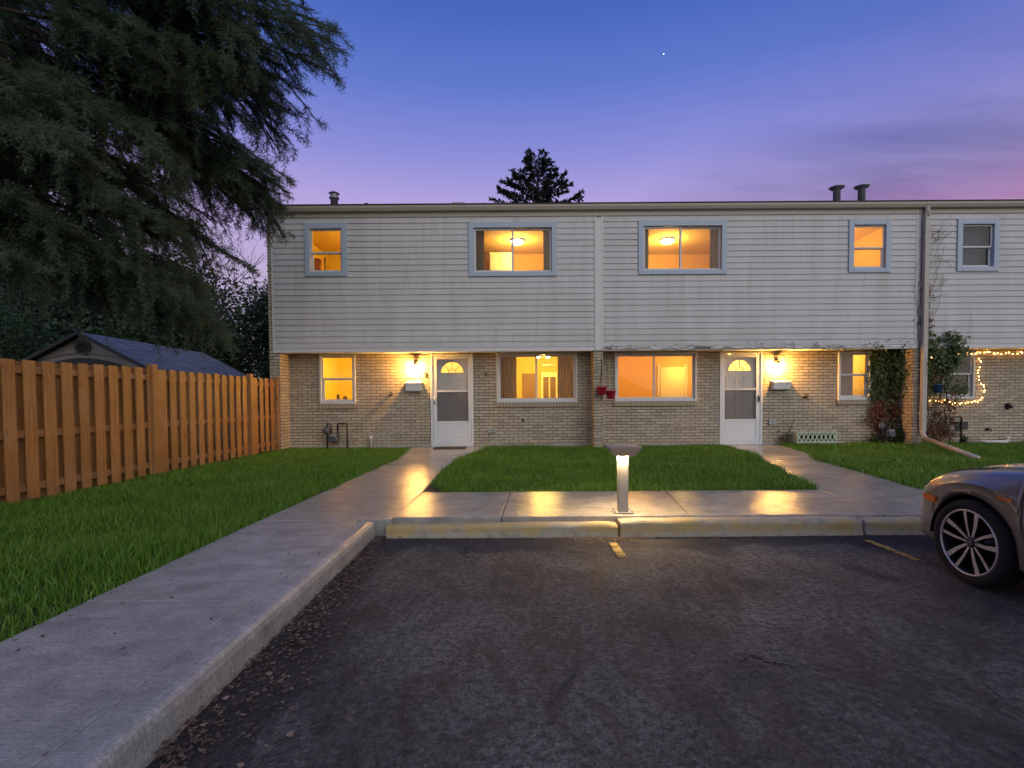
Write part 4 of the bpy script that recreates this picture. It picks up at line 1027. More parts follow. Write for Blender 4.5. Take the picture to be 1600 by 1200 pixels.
def shed():
    ax, ay, ph, L, W, ze, zr = -9.40, 11.08, .065, 4.88, 1.40, 1.825, 2.59
    t = thing('garden_shed', 'grey garden shed with a blue grey shingle roof behind the fence', 'shed', (ax, ay, 0))
    d = Vector((-math.sin(ph), math.cos(ph), 0)); n = Vector((math.cos(ph), math.sin(ph), 0)); A = Vector((ax, ay, 0)); up = Vector((0, 0, 1))
    P = lambda u, v, z: A + n * u + d * v + up * z
    w = W - .10
    pz = lambda u: ze + .02 + (zr - ze) * (1 - abs(u) / W) - .05
    mb = MB()
    f = [P(-w, .12, 0), P(w, .12, 0), P(w, .12, pz(w)), P(0, .12, pz(0)), P(-w, .12, pz(w))]; g = [p + d * (L - .24) for p in f]
    mb.add(f + g, [(0, 1, 2, 3, 4), (9, 8, 7, 6, 5)] + [(i, (i + 1) % 5, 5 + (i + 1) % 5, 5 + i) for i in range(5)])
    mb.build('wall', M['shedwall'], t)
    # raised arch moulding over the doors
    arc = [P(-.95 + 1.9 * i / 16, .10, 2.02 + .16 * math.sin(math.pi * i / 16)) for i in range(17)]
    MB().tube(arc, .018, 6).build('arch_moulding', M['shedwall'], t, True)
    dr = MB(); bt = [P(-.86 + 1.72 * i / 16, .09, 1.90 + .17 * math.sin(math.pi * i / 16)) for i in range(17)]; bb = [P(-.86 + 1.72 * i / 16, .09, .05) for i in range(17)]
    dr.add(bt + bb, [(17 + i, 18 + i, i + 1, i) for i in range(16)]); o = dr.build('door', M['shedtrim'], t, fixn=False); o.modifiers.new('thick', 'SOLIDIFY').thickness = .03
    v = MB(); c = P(0, .10, 2.30)
    circ = lambda r, yo: [c + n * (r * math.cos(i * math.pi / 12)) + up * (r * math.sin(i * math.pi / 12)) - d * yo for i in range(24)]
    a, b, e = circ(.165, .03), circ(.135, .03), circ(.165, 0)
    v.add(a + b + e, [(i, (i + 1) % 24, 24 + (i + 1) % 24, 24 + i) for i in range(24)] + [(i, (i + 1) % 24, 48 + (i + 1) % 24, 48 + i) for i in range(24)])
    b2 = circ(.135, -.015) ; v.add(b2, [tuple(range(24))])
    for k in range(-3, 4):
        z = k * .036; hw = math.sqrt(.135 ** 2 - z * z) if abs(z) < .135 else 0
        q = [c + n * s * hw + up * (z + dz) - d * yo for (dz, yo) in ((.010, .004), (-.012, .026)) for s in (-1, 1)]
        v.add(q, [(0, 1, 3, 2)])
    v.build('round_vent', M['shedvent'], t, fixn=False)
    # roof in two thick shingled planes with uv so that the courses run along the eave
    for s in (1, -1):
        bm = bmesh.new(); uv = bm.loops.layers.uv.new('uv'); sl_ = math.hypot(W + .06, zr - ze); nc = 14
        k_ = (zr - ze) / W
        for i in range(nc):
            u0 = (W + .06) * (1 - i / nc); u1 = (W + .06) * (1 - (i + 1.15) / nc) if i < nc - 1 else 0
            z0 = zr + .03 - k_ * u0 + .012; z1 = zr + .03 - k_ * u1
            vs = [bm.verts.new(P(s * u0, -.06, z0)), bm.verts.new(P(s * u0, L + .06, z0)), bm.verts.new(P(s * u1, L + .06, z1)), bm.verts.new(P(s * u1, -.06, z1)), bm.verts.new(P(s * u0, -.06, z0 - .014)), bm.verts.new(P(s * u0, L + .06, z0 - .014))]
            fc_ = bm.faces.new((vs[0], vs[1], vs[2], vs[3])); fe = bm.faces.new((vs[4], vs[5], vs[1], vs[0]))
            for fa in (fc_, fe):
                for lp in fa.loops:
                    vi = vs.index(lp.vert); lp[uv].uv = ((0 if vi in (0, 3, 4) else L) + .17 * (i % 2) + .05 * i, .14 * i + (.001 if vi in (0, 1, 4, 5) else .139))
        me = bpy.data.meshes.new('roof'); bm.to_mesh(me); bm.free(); link('roof', me, M['shedroof'], t)
        MB().add([P(s * (W + .06), -.065, ze - .06), P(0, -.065, zr - .03), P(0, -.065, zr + .045), P(s * (W + .06), -.065, ze + .015), P(s * (W + .06), .0, ze - .06), P(0, .0, zr - .03), P(0, .0, zr + .045), P(s * (W + .06), .0, ze + .015)],
                 [(0, 1, 2, 3), (4, 5, 6, 7), (0, 1, 5, 4), (2, 3, 7, 6), (0, 3, 7, 4)]).build('verge_board', M['shedtrim'], t)
shed()

# ------------------------------------------------------------------ trees
def unit(v): return v / np.maximum(np.linalg.norm(v, axis=-1, keepdims=True), 1e-9)
def sprays(P, D, Ln, Wd):
    """twigs as two crossed lozenges each: P base, D unit direction, Ln length, Wd width"""
    n = len(P); rv = rng.normal(size=(n, 3)); A = unit(np.cross(D, rv)); B = np.cross(D, A)
    tip = P + D * Ln[:, None]; mid = P + D * (Ln * .45)[:, None]
    Vs = []
    for q in (A, B):
        Vs += [P, mid + q * Wd[:, None], tip, mid - q * Wd[:, None]]
    V = np.stack(Vs, 1).reshape(-1, 3); b = np.arange(n)[:, None] * 8
    F = np.concatenate([b + [0, 1, 2, 3], b + [4, 5, 6, 7]], 1).reshape(-1, 4)
    return V, F
def needle_sprays(P, D, Ln, k=12, nl=.025, nw=.0068):
    """each twig carries k thin needles that stand out all round it and lean towards its tip"""
    n = len(P); A = unit(np.cross(D, rng.normal(size=(n, 3)))); B = np.cross(D, A)
    u = (np.arange(k) + .3) / k
    base = P[:, None] + D[:, None] * (Ln[:, None] * u[None])[..., None]
    th = (np.arange(k) * 2.39996)[None] + rng.uniform(0, .8, (n, k))
    out = A[:, None] * np.cos(th)[..., None] + B[:, None] * np.sin(th)[..., None]
    dr = unit(out * .8 + D[:, None] * (.55 + .5 * u[None, :, None])); sd = unit(np.cross(dr, D[:, None] + .3 * out[:, ::-1]))
    l = nl * rng.uniform(.75, 1.25, (n, k))[..., None] * (1.15 - .45 * u[None, :, None])
    V = np.stack([base - sd * nw / 2, base + sd * nw / 2, base + dr * l], 2).reshape(-1, 3)
    tw = np.stack([P, P + A * .003, P + D * (Ln * 1.06)[:, None]], 1).reshape(-1, 3)
    V = np.concatenate([V, tw]); return V, np.arange(len(V)).reshape(-1, 3)
def bezier(S, C, T, t):
    t = t[:, None]; return S * (1 - t) ** 2 + 2 * C * t * (1 - t) + T * t * t
def spruce(label, base, H, boughs, mat, tw=(.085, .015), step=.085, droop=1.0, sub=(.30, .55), upturn=.10, dead=0, spacing=.036, forks=0, fine=False):
    t = thing('spruce_tree', label, 'tree', base)
    base = np.array(base, float); wood = MB(); PP, DD, LL = [], [], []
    wood.tube([tuple(base + (0, 0, H * k / 10)) for k in range(11)], [(.26 if H > 14 else .2) * (1 - k / 10.4) for k in range(11)], 10)
    full = []
    for T, zs, dens in boughs:
        T = np.array(T, float); S = base + np.array([0, 0, zs]); L = np.linalg.norm(T - S)
        C = S * .45 + T * .55 + np.array([rng.normal() * .09 * L, rng.normal() * .09 * L, (.06 + .12 * rng.random()) * L])
        full.append((S, C, T, dens, L, 1))
        for q in range(forks if dens > .5 else 0):
            u = rng.uniform(.35, .9); p, p2 = bezier(S, C, T, np.array([u, u + .04])); f = unit(p2 - p); a = rng.choice((-1, 1)) * rng.uniform(.45, 1.1)
            d = np.array([f[0] * math.cos(a) - f[1] * math.sin(a), f[0] * math.sin(a) + f[1] * math.cos(a), f[2]]); l = min(1.5, L * .36) * (1.15 - .6 * u) * rng.uniform(.7, 1.2)
            e = p + d * l + np.array([0, 0, -.30 * droop * l * rng.random()]); full.append((p, (p + e) / 2 + np.array([0, 0, .10 * l]), e, dens, l, 0))
    for S, C, T, dens, L, main in full:
        ts = np.linspace(0, 1, 9); pts = bezier(S, C, T, ts); pts[-1] += (0, 0, upturn * .5)
        wood.tube([tuple(p) for p in pts], [.007 + (.003 if main else 0) + .0075 * L * (1 - k / 8.1) * .9 for k in range(9)], 5)
        m = int(L * .86 / step * dens)
        for i in range(m):
            u = (.14 + .86 * (i + rng.random()) / m) if main else (i + rng.random()) / m
            p = bezier(S, C, T, np.array([u]))[0]; p2 = bezier(S, C, T, np.array([min(u + .03, 1.03)]))[0]; fw = unit(p2 - p + 1e-9)
            side = unit(np.cross(fw, (0, 0, 1))) * (1 if i % 2 else -1)
            ln = (sub[0] + sub[1] * rng.random()) * (1.15 - .75 * u ** 2) * (.6 + .4 * min(1, u * 3))
            dirs = unit(side * (.75 + .3 * rng.random()) + fw * (.55 + .4 * u) + rng.normal(size=3) * .15)
            hang = (.6 + .6 * rng.random()) if rng.random() < (.66 if u < .82 else .3) else .2 * rng.random()
            hang *= droop
            end = p + dirs * ln * (.92 - .55 * min(1, hang)) + np.array([0, 0, -1.]) * ln * hang
            ctl = p + dirs * ln * .5 + np.array([0, 0, .05 * ln])
            k = max(3, int(ln * 1.25 / spacing))
            tt = (np.arange(k) + rng.random(k)) / k
            q = bezier(p, ctl, end, tt); qd = unit(bezier(p, ctl, end, tt + .02) - q)
            sd = rng.normal(size=(k, 3)); sd -= (sd * qd).sum(1)[:, None] * qd; sd = unit(sd)
            dd = unit(qd * (.62 if fine else 1.0) + sd * (1.0 if fine else .72) + np.array([0, 0, .02]))
            PP.append(q); DD.append(dd); LL.append(tw[0] * rng.uniform(.6, 1.35, k) * (1.1 - .55 * tt) * (rng.uniform(.8, 1.35) if fine else 1))
        k = int(L * (60 if fine else 14) * dens); tt = (.5 if main else .15) + (.51 if main else .86) * rng.random(k) ** .7; q = bezier(S, C, T, tt); qd = unit(bezier(S, C, T, tt + .02) - q)
        sd = rng.normal(size=(k, 3)); PP.append(q); DD.append(unit(qd + unit(sd) * .6)); LL.append(tw[0] * rng.uniform(.7, 1.4, k))
    P = np.concatenate(PP); D = np.concatenate(DD); Ln = np.concatenate(LL)
    V, F = needle_sprays(P, D, Ln) if fine else sprays(P, D, Ln, tw[1] * rng.uniform(.7, 1.25, len(P)))
    for _ in range(dead):                                            # bare dead twigs inside the crown
        T, zs, _d = boughs[rng.integers(len(boughs))]; T = np.array(T); S = base + (0, 0, zs); u = rng.uniform(.3, .85)
        p = S * (1 - u) + T * u + (0, 0, .1); a = unit(rng.normal(size=3) * (1, 1, .5)); l = rng.uniform(.3, .9)
        wood.tube([tuple(p), tuple(p + a * l * .5 + (0, 0, -.05 * l)), tuple(p + a * l + (0, 0, -.35 * l))], [.008, .006, .002], 4)
    wood.build('trunk', M['bark'], t, True, fixn=False)
    np_mesh('crown', V, F, mat, t)
    print('spruce twigs', len(P))
B0 = (-7.0, 6.3, -.05)
tips = [(-2.31, 7.0, 5.78), (-2.66, 7.2, 5.83), (-3.2, 7.4, 5.75), (-3.37, 7.9, 5.44), (-3.9, 7.8, 5.2), (-4.35, 8.1, 5.1), (-3.85, 8.7, 4.62), (-4.2, 8.9, 4.55), (-4.75, 9.2, 4.45), (-4.55, 8.5, 4.7), (-5.25, 9.0, 4.24), (-4.75, 9.4, 3.5), (-5.3, 8.9, 3.82), (-5.45, 9.3, 2.1), (-5.55, 9.1, 2.05), (-5.65, 8.8, 2.1), (-5.74, 8.5, 2.2), (-5.2, 8.2, 2.6), (-5.07, 8.6, 2.9), (-5.23, 7.6, 2.7), (-5.47, 7.4, 2.4), (-5.77, 7.2, 2.45), (-5.18, 6.4, 2.95), (-4.97, 7.0, 3.3), (-4.92, 7.6, 3.61), (-4.58, 7.4, 4.36), (-4.62, 6.8, 4.51), (-4.17, 7.2, 5.05), (-3.73, 6.9, 5.46), (-4.23, 6.5, 5.22), (-5.07, 6.0, 3.09), (-5.14, 5.6, 3.17), (-5.45, 5.5, 2.4), (-5.7, 5.9, 2.25), (-5.87, 6.6, 2.25), (-4.94, 5.8, 3.8), (-4.92, 5.4, 3.94), (-4.78, 5.8, 4.5), (-4.98, 5.2, 4.34), (-4.84, 6.3, 3.65), (-5.17, 6.9, 2.8), (-5.34, 6.2, 2.65)]
tips = [(x, y, z + max(0, (3.1 - z) * .42)) for x, y, z in tips]
bl = [(p, p[2] + .25 + .16 * math.hypot(p[0] - B0[0], p[1] - B0[1]) + rng.uniform(0, .3), 1.0) for p in tips]
for x, y, z in [tips[i] for i in (0, 1, 3, 6, 7)]:
    for q in range(2):
        T = (x - rng.uniform(.0, .5), y + rng.uniform(-.35, .35), z + rng.uniform(-.35, .25)); bl.append((T, T[2] + .3 + .17 * math.hypot(T[0] - B0[0], T[1] - B0[1]), 1.0))
for i in range(105):
    z = 2.2 + 6.3 * rng.random() ** .9; a = rng.uniform(-2.3, 2.6); rr = (3.3 if z < 5 else 4.2) * rng.uniform(.62, 1.0) * (1 - max(0, z - 7) * .07)
    T = (B0[0] + rr * math.cos(a), B0[1] + rr * math.sin(a), z)
    if T[0] > -.68 * T[1] + .1 and z < 5.2: continue
    if T[0] > -.60 * T[1] and z > 5.2: continue
    if T[1] > 8.0 and z < 3.4: continue
    if z < 2.7: continue
    bl.append((T, z + .2 + .14 * rr + rng.uniform(0, .3), .9))
for i in range(60):                                                 # the rest of the crown, above the picture
    z = 8.0 + 8.3 * i / 60; a = i * 2.4; rr = 4.0 * (1 - (z - 8) / 9.2) * rng.uniform(.8, 1.05) + .15
    bl.append(((B0[0] + rr * math.cos(a), B0[1] + rr * math.sin(a), z), z + .15 + .12 * rr, .35))
for i in range(22):
    z = 2.3 + 5.5 * rng.random(); a = rng.uniform(2.6, 4.0); rr = 3.6 * rng.uniform(.7, 1)
    bl.append(((B0[0] + rr * math.cos(a), B0[1] + rr * math.sin(a), z), z + .15 + .12 * rr, .35))
spruce('huge old spruce with drooping boughs behind the wooden fence at the left', B0, 17, bl, M['needles'], tw=(.105, .0145), dead=260, droop=1.0, sub=(.26, .44), forks=11, step=.175, spacing=.0105, fine=True)
# spruce standing behind the row: its top shows over the roof
b2 = []
BB = (1.15, 26, -.05)
for i in range(150):
    z = 6.5 + 6.7 * (i / 150); a = i * 2.39996 + rng.normal() * .2; rr = (13.6 - z) * .62 * rng.uniform(.65, 1.1) + .12
    b2.append(((BB[0] + rr * math.cos(a), BB[1] + rr * math.sin(a), z + rr * .42), z - .1, 1.0))
b2.append(((1.75, 26, 13.0), 11.9, 1.2)); b2.append(((.75, 26, 13.5), 11.9, 1.2)); b2.append(((2.55, 25.7, 12.3), 11.0, 1.2)); b2.append(((-.3, 25.6, 11.9), 10.8, 1.2)); b2.append(((-.75, 25.8, 11.6), 10.2, 1.2))
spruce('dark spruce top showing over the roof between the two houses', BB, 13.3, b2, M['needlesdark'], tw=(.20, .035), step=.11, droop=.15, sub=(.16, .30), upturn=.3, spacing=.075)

def leafy(name, label, base, H, Rx, clumps, leaves, ls, mat, trunk_r=.12, zmin=.25, group=None, gap=.0):
    t = thing(name, label, 'tree' if name.endswith('tree') else 'shrub', base, group)
    base = np.array(base, float); wood = MB(); PP = []
    wood.tube([tuple(base), tuple(base + (.05, 0, H * .3)), tuple(base + (-.05, .05, H * .62)), tuple(base + (0, 0, H * .9))], [trunk_r, trunk_r * .8, trunk_r * .5, trunk_r * .12], 7)
    for i in range(clumps):
        a = rng.uniform(0, 6.283); zf = zmin + (1 - zmin) * rng.random(); rr = Rx * math.sqrt(rng.random()) * (1.05 - .75 * max(0, zf - .45) / .55)
        c = base + np.array([rr * math.cos(a), rr * math.sin(a), H * zf])
        s0 = base + np.array([0, 0, H * max(.12, zf - .28)])
        wood.tube([tuple(s0), tuple(s0 * .5 + c * .5 + (0, 0, .04 * H)), tuple(c)], [trunk_r * .32, trunk_r * .2, .008], 5)
        n = int(leaves * rng.uniform(.5, 1.4)); cr = Rx * rng.uniform(.16, .34)
        PP.append(c + rng.normal(size=(n, 3)) * cr * (1, 1, .7))
    P = np.concatenate(PP); n = len(P)
    D = unit(rng.normal(size=(n, 3)) * (1, 1, .6)); N = unit(np.cross(D, rng.normal(size=(n, 3))))
    l = ls * rng.uniform(.6, 1.4, n)[:, None]
    V = np.stack([P, P + D * l * .5 + N * l * .32, P + D * l, P + D * l * .5 - N * l * .32], 1).reshape(-1, 3)
    F = np.arange(n * 4).reshape(-1, 4)
    wood.build('trunk', M['bark'], t, True, fixn=False); np_mesh('crown', V, F, mat, t)
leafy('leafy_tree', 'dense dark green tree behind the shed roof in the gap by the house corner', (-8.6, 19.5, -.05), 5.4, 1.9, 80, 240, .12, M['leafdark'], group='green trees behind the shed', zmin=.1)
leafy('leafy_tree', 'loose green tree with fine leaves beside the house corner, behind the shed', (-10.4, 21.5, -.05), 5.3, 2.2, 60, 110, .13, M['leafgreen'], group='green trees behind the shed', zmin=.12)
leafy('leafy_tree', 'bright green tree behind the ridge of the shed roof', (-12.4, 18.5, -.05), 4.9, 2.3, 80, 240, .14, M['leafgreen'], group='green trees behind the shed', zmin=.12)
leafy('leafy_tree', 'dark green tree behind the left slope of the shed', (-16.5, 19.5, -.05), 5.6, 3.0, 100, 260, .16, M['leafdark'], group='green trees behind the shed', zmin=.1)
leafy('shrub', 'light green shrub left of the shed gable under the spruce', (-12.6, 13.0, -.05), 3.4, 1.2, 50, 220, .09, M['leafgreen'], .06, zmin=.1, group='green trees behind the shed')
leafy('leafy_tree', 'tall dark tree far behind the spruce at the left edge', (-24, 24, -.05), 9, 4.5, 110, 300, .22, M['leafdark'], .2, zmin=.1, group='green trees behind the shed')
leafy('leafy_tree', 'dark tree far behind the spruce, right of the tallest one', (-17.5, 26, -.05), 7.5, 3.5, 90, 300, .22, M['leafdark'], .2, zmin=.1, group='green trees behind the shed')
def bare_tree(label, base, H, seed, lean=(0, 0)):
    t = thing('bare_tree', label, 'tree', base, 'bare trees in the gap beside the house'); mb = MB(); r = random.Random(seed)
    def grow(p, d, l, rad, lev):
        pts = [p]; q = p.copy(); dd = d.copy()
        for i in range(4):
            dd = (dd + Vector((r.gauss(0, .10), r.gauss(0, .10), r.gauss(.03, .06)))).normalized(); q = q + dd * l / 4; pts.append(q.copy())
        mb.tube([tuple(x) for x in pts], [rad * (1 - .17 * i) for i in range(5)], 5 if lev else 7)
        if lev >= 4: return
        for i in range(3 if lev else 5):
            k = r.randint(1, 4); s = pts[k]; a = r.uniform(0, 6.283); sp = r.uniform(.35, .9)
            nd = (dd + Vector((math.cos(a), math.sin(a), .15)) * sp).normalized(); grow(s, nd, l * r.uniform(.5, .78), max(.006, rad * .52), lev + 1)
    grow(Vector(base), Vector((lean[0], lean[1], 1)).normalized(), H * .5, .075, 0)
    mb.build('branches', M['bark'], t, True, fixn=False)
bare_tree('bare thin tree against the sky right beside the house corner', (-10.6, 18.5, -.05), 7.6, 3, (.05, 0))
bare_tree('bare thin tree left of the house corner behind the spruce boughs', (-11.4, 17.5, -.05), 7.4, 8)
bare_tree('bare twiggy tree rising behind the shed roof', (-12.6, 19.5, -.05), 8.2, 21)

# ------------------------------------------------------------------ climbing plants on the walls
def vine(label, stems, leaf_boxes, extra=None, y=YL - .03, seed=1):
    t = thing('climbing_vine', label, 'vine', (stems[0][0][0][0], y, 0)); r = random.Random(seed); mb = MB()
    for pts, rad in stems:
        P = [Vector((a, y - r.uniform(0, .05), b)) for a, b in pts]; Q = []
        for a, b in zip(P, P[1:]):
            n = max(2, int((b - a).length / .09))
            for i in range(n): Q.append(a.lerp(b, i / n) + Vector((r.gauss(0, .012), r.gauss(0, .01), r.gauss(0, .012))))
        Q.append(P[-1]); mb.tube([tuple(q) for q in Q], [max(.003, rad * (1 - .6 * i / len(Q))) for i in range(len(Q))], 5)
    mb.build('stem', M['vinestem'], t, True, fixn=False)
    for mat in ('vineleaf', 'vinered', 'litter'):
        V = []; F = []
        for (x0, x1, z0, z1, n, m, dep, s) in leaf_boxes:
            if m != mat: continue
            nc = max(3, n // 26) if z1 - z0 > .12 else max(3, n // 3)
            cs = [(r.uniform(x0, x1), r.uniform(z0, z1), r.uniform(.3, 1)) for _ in range(nc)]
            for i in range(n):
                c = cs[r.randrange(nc)]; px = c[0] + r.gauss(0, .055); pz = c[1] + r.gauss(0, .085); py = y - r.random() * dep * c[2]
                d = Vector((r.gauss(0, 1), r.gauss(0, .5) - .3, r.gauss(0, .8) - .7)).normalized(); nn = d.cross(Vector((r.gauss(0, .4), -1, r.gauss(.4, .4)))).normalized(); l = s * r.uniform(.6, 1.4); p = Vector((px, py, pz)); i0 = len(V)
                V += [tuple(p), tuple(p + d * l * .45 + nn * l * .36), tuple(p + d * l), tuple(p + d * l * .45 - nn * l * .36)]; F.append((i0, i0 + 1, i0 + 2, i0 + 3))
        if V: np_mesh('foliage', np.array(V), np.array(F), M[mat], t)
rv = random.Random(4)
def ups(x0, x1, z0, z1, n):
    return [([(rv.uniform(x0, x1), z0)] + [(rv.uniform(x0, x1), z0 + (z1 - z0) * k / 3) for k in (1, 2)] + [(rv.uniform(x0, x1), z1)], rv.uniform(.006, .014)) for _ in range(n)]
vine('thick red and green vine on the brick left of the downspout', ups(8.35, 9.0, -.03, 2.15, 16) + [([(8.2, 2.16), (8.4, 2.0), (8.42, 1.2), (8.3, .6), (8.25, 0)], .01), ([(9.0, 2.1), (8.2, 2.18), (7.4, 2.16), (6.5, 2.19)], .008)],
     [(8.30, 9.08, 1.5, 2.14, 1300, 'vineleaf', .24, .06), (8.36, 8.98, .95, 1.6, 620, 'vineleaf', .18, .055), (8.40, 8.98, .6, 1.7, 620, 'vinered', .17, .05), (8.80, 8.97, 1.0, 2.14, 420, 'vineleaf', .46, .06), (8.86, 8.98, .7, 1.5, 120, 'vinered', .44, .05), (8.3, 8.55, .35, 1.1, 260, 'vinered', .14, .05), (8.75, 9.0, .9, 1.7, 160, 'vinered', .12, .05), (8.3, 9.0, .1, .6, 150, 'litter', .14, .05), (8.45, 8.9, 1.0, 2.0, 200, 'litter', .14, .045)], seed=2)
vine('leafy green vine right of the downspout over the right house window', ups(9.35, 9.95, -.03, 2.3, 14) + [([(9.32, .0), (9.36, 1.5), (9.30, 2.6)], .014), ([(9.6, 1.9), (9.9, 2.0), (10.4, 1.7), (10.75, 1.25)], .007)],
     [(9.24, 10.0, 1.7, 2.5, 1300, 'vineleaf', .30, .07), (9.26, 9.85, 1.2, 1.9, 560, 'vineleaf', .2, .06), (9.9, 10.3, 1.0, 1.35, 170, 'vineleaf', .14, .05), (9.75, 10.1, 1.95, 2.35, 260, 'vineleaf', .24, .06), (9.35, 9.95, .9, 1.7, 260, 'vinered', .18, .05), (9.35, 9.95, .1, 1.0, 480, 'vinered', .14, .05), (9.5, 9.95, 2.2, 2.6, 60, 'litter', .14, .05), (9.4, 9.8, .1, 1.2, 130, 'litter', .15, .05)], y=YU + .06, seed=6)
# bare stems that climb the siding beside the downspout, and creep along the eave edge
st = [([(9.24, 2.2), (9.27, 3.0), (9.23, 3.8), (9.26, 4.6), (9.24, 5.1)], .012), ([(9.08, 2.2), (9.06, 3.0), (9.09, 4.0), (9.10, 5.05)], .010), ([(9.26, 2.3), (9.35, 2.8), (9.5, 3.2), (9.52, 3.7)], .005), ([(9.26, 3.3), (9.4, 3.7), (9.5, 4.1), (9.62, 4.5)], .005), ([(9.05, 3.0), (8.96, 3.4), (8.95, 3.8), (9.02, 4.1)], .005), ([(9.25, 4.2), (9.4, 4.6), (9.55, 5.0), (9.75, 5.15)], .004), ([(9.25, 3.9), (9.45, 4.4), (9.65, 4.75)], .004)]
for i in range(10):
    z = rv.uniform(2.4, 4.9); x = rv.uniform(9.26, 9.45); st.append(([(x, z), (x + rv.uniform(.05, .2), z + rv.uniform(-.15, .3)), (x + rv.uniform(.15, .4), z + rv.uniform(-.1, .4))], .003))
vine('thin bare vine stems climbing the siding beside the downspout', st, [(9.22, 9.30, 2.6, 3.5, 130, 'vinered', .05, .045), (9.0, 9.2, 2.3, 2.9, 40, 'vineleaf', .05, .04), (9.2, 9.6, 3.5, 5.0, 40, 'litter', .04, .03)], y=YU - .03, seed=9)
st = []
for a, b in ((1.98, 4.1), (3.3, 4.4), (4.0, 6.3), (5.6, 8.9), (4.2, 5.9)):
    n = 9; st.append(([(a + (b - a) * i / n, 2.20 + rv.uniform(-.02, .045)) for i in range(n + 1)], .007))
for i in range(26):
    x = rv.uniform(2.0, 8.9); st.append(([(x, 2.22), (x + rv.uniform(-.15, .15), 2.26), (x + rv.uniform(-.3, .3), 2.22 + rv.uniform(-.08, .10))], .003))
vine('thin bare creeper running along the bottom edge of the siding of the middle house', st, [(2.0, 8.9, 2.2, 2.25, 110, 'litter', .05, .035), (6.5, 8.9, 2.18, 2.25, 90, 'vineleaf', .05, .04)], y=YU - .035, seed=12)
# little plants at the foot of the wall
def plant(x, y, h, n, label, mat='vineleaf', flower=False):
    t = thing('wall_plant', label, 'plant', (x, y, -.03)); r = random.Random(int(x * 100)); mb = MB(); V = []; F = []
    for i in range(n):
        a = r.uniform(0, 6.283); e = Vector((x + math.cos(a) * h * .6 * r.random(), y + math.sin(a) * h * .35 * r.random(), h * r.uniform(.4, 1))); b = Vector((x + r.gauss(0, .04), y + r.gauss(0, .03), -.04)); m = (b + e) / 2 + Vector((0, 0, .1 * h))
        mb.tube([tuple(b), tuple(m), tuple(e)], [.005, .004, .002], 4)
        for k in range(9):
            u = r.uniform(.25, 1); p = b.lerp(e, u); d = Vector((r.gauss(0, 1), r.gauss(0, 1), r.gauss(.1, .5))).normalized(); nn = d.cross(Vector((r.gauss(0, .5), r.gauss(0, .5), 1))).normalized(); l = r.uniform(.05, .10); i0 = len(V)
            V += [tuple(p), tuple(p + d * l * .5 + nn * l * .25), tuple(p + d * l), tuple(p + d * l * .5 - nn * l * .25)]; F.append((i0, i0 + 1, i0 + 2, i0 + 3))
    mb.build('stem', M['vinestem'], t, True, fixn=False); np_mesh('leaves', np.array(V), np.array(F), M[mat], t)
    if flower: MB().lathe([(.01, .0), (.05, .012), (.045, .02), (.015, .022)], (x + .12, y - .08, h * .92), 10).build('flower', plain('yellow_flower', (.55, .40, .05), .6), t, True)
plant(8.98 - .1, YL - .22, .52, 26, 'bushy green plant with one yellow flower at the foot of the red vine', 'vineleaf', True)
plant(8.35, YL - .2, .26, 16, 'low green weed at the foot of the wall right of the lattice planter', 'vineleaf')
plant(10.35, YL - .3, .24, 14, 'small green weed in front of the right gas meter', 'vineleaf')
plant(6.3, YL - .08, .62, 5, 'thin dry weed standing against the brick left of the lattice planter', 'vinered')

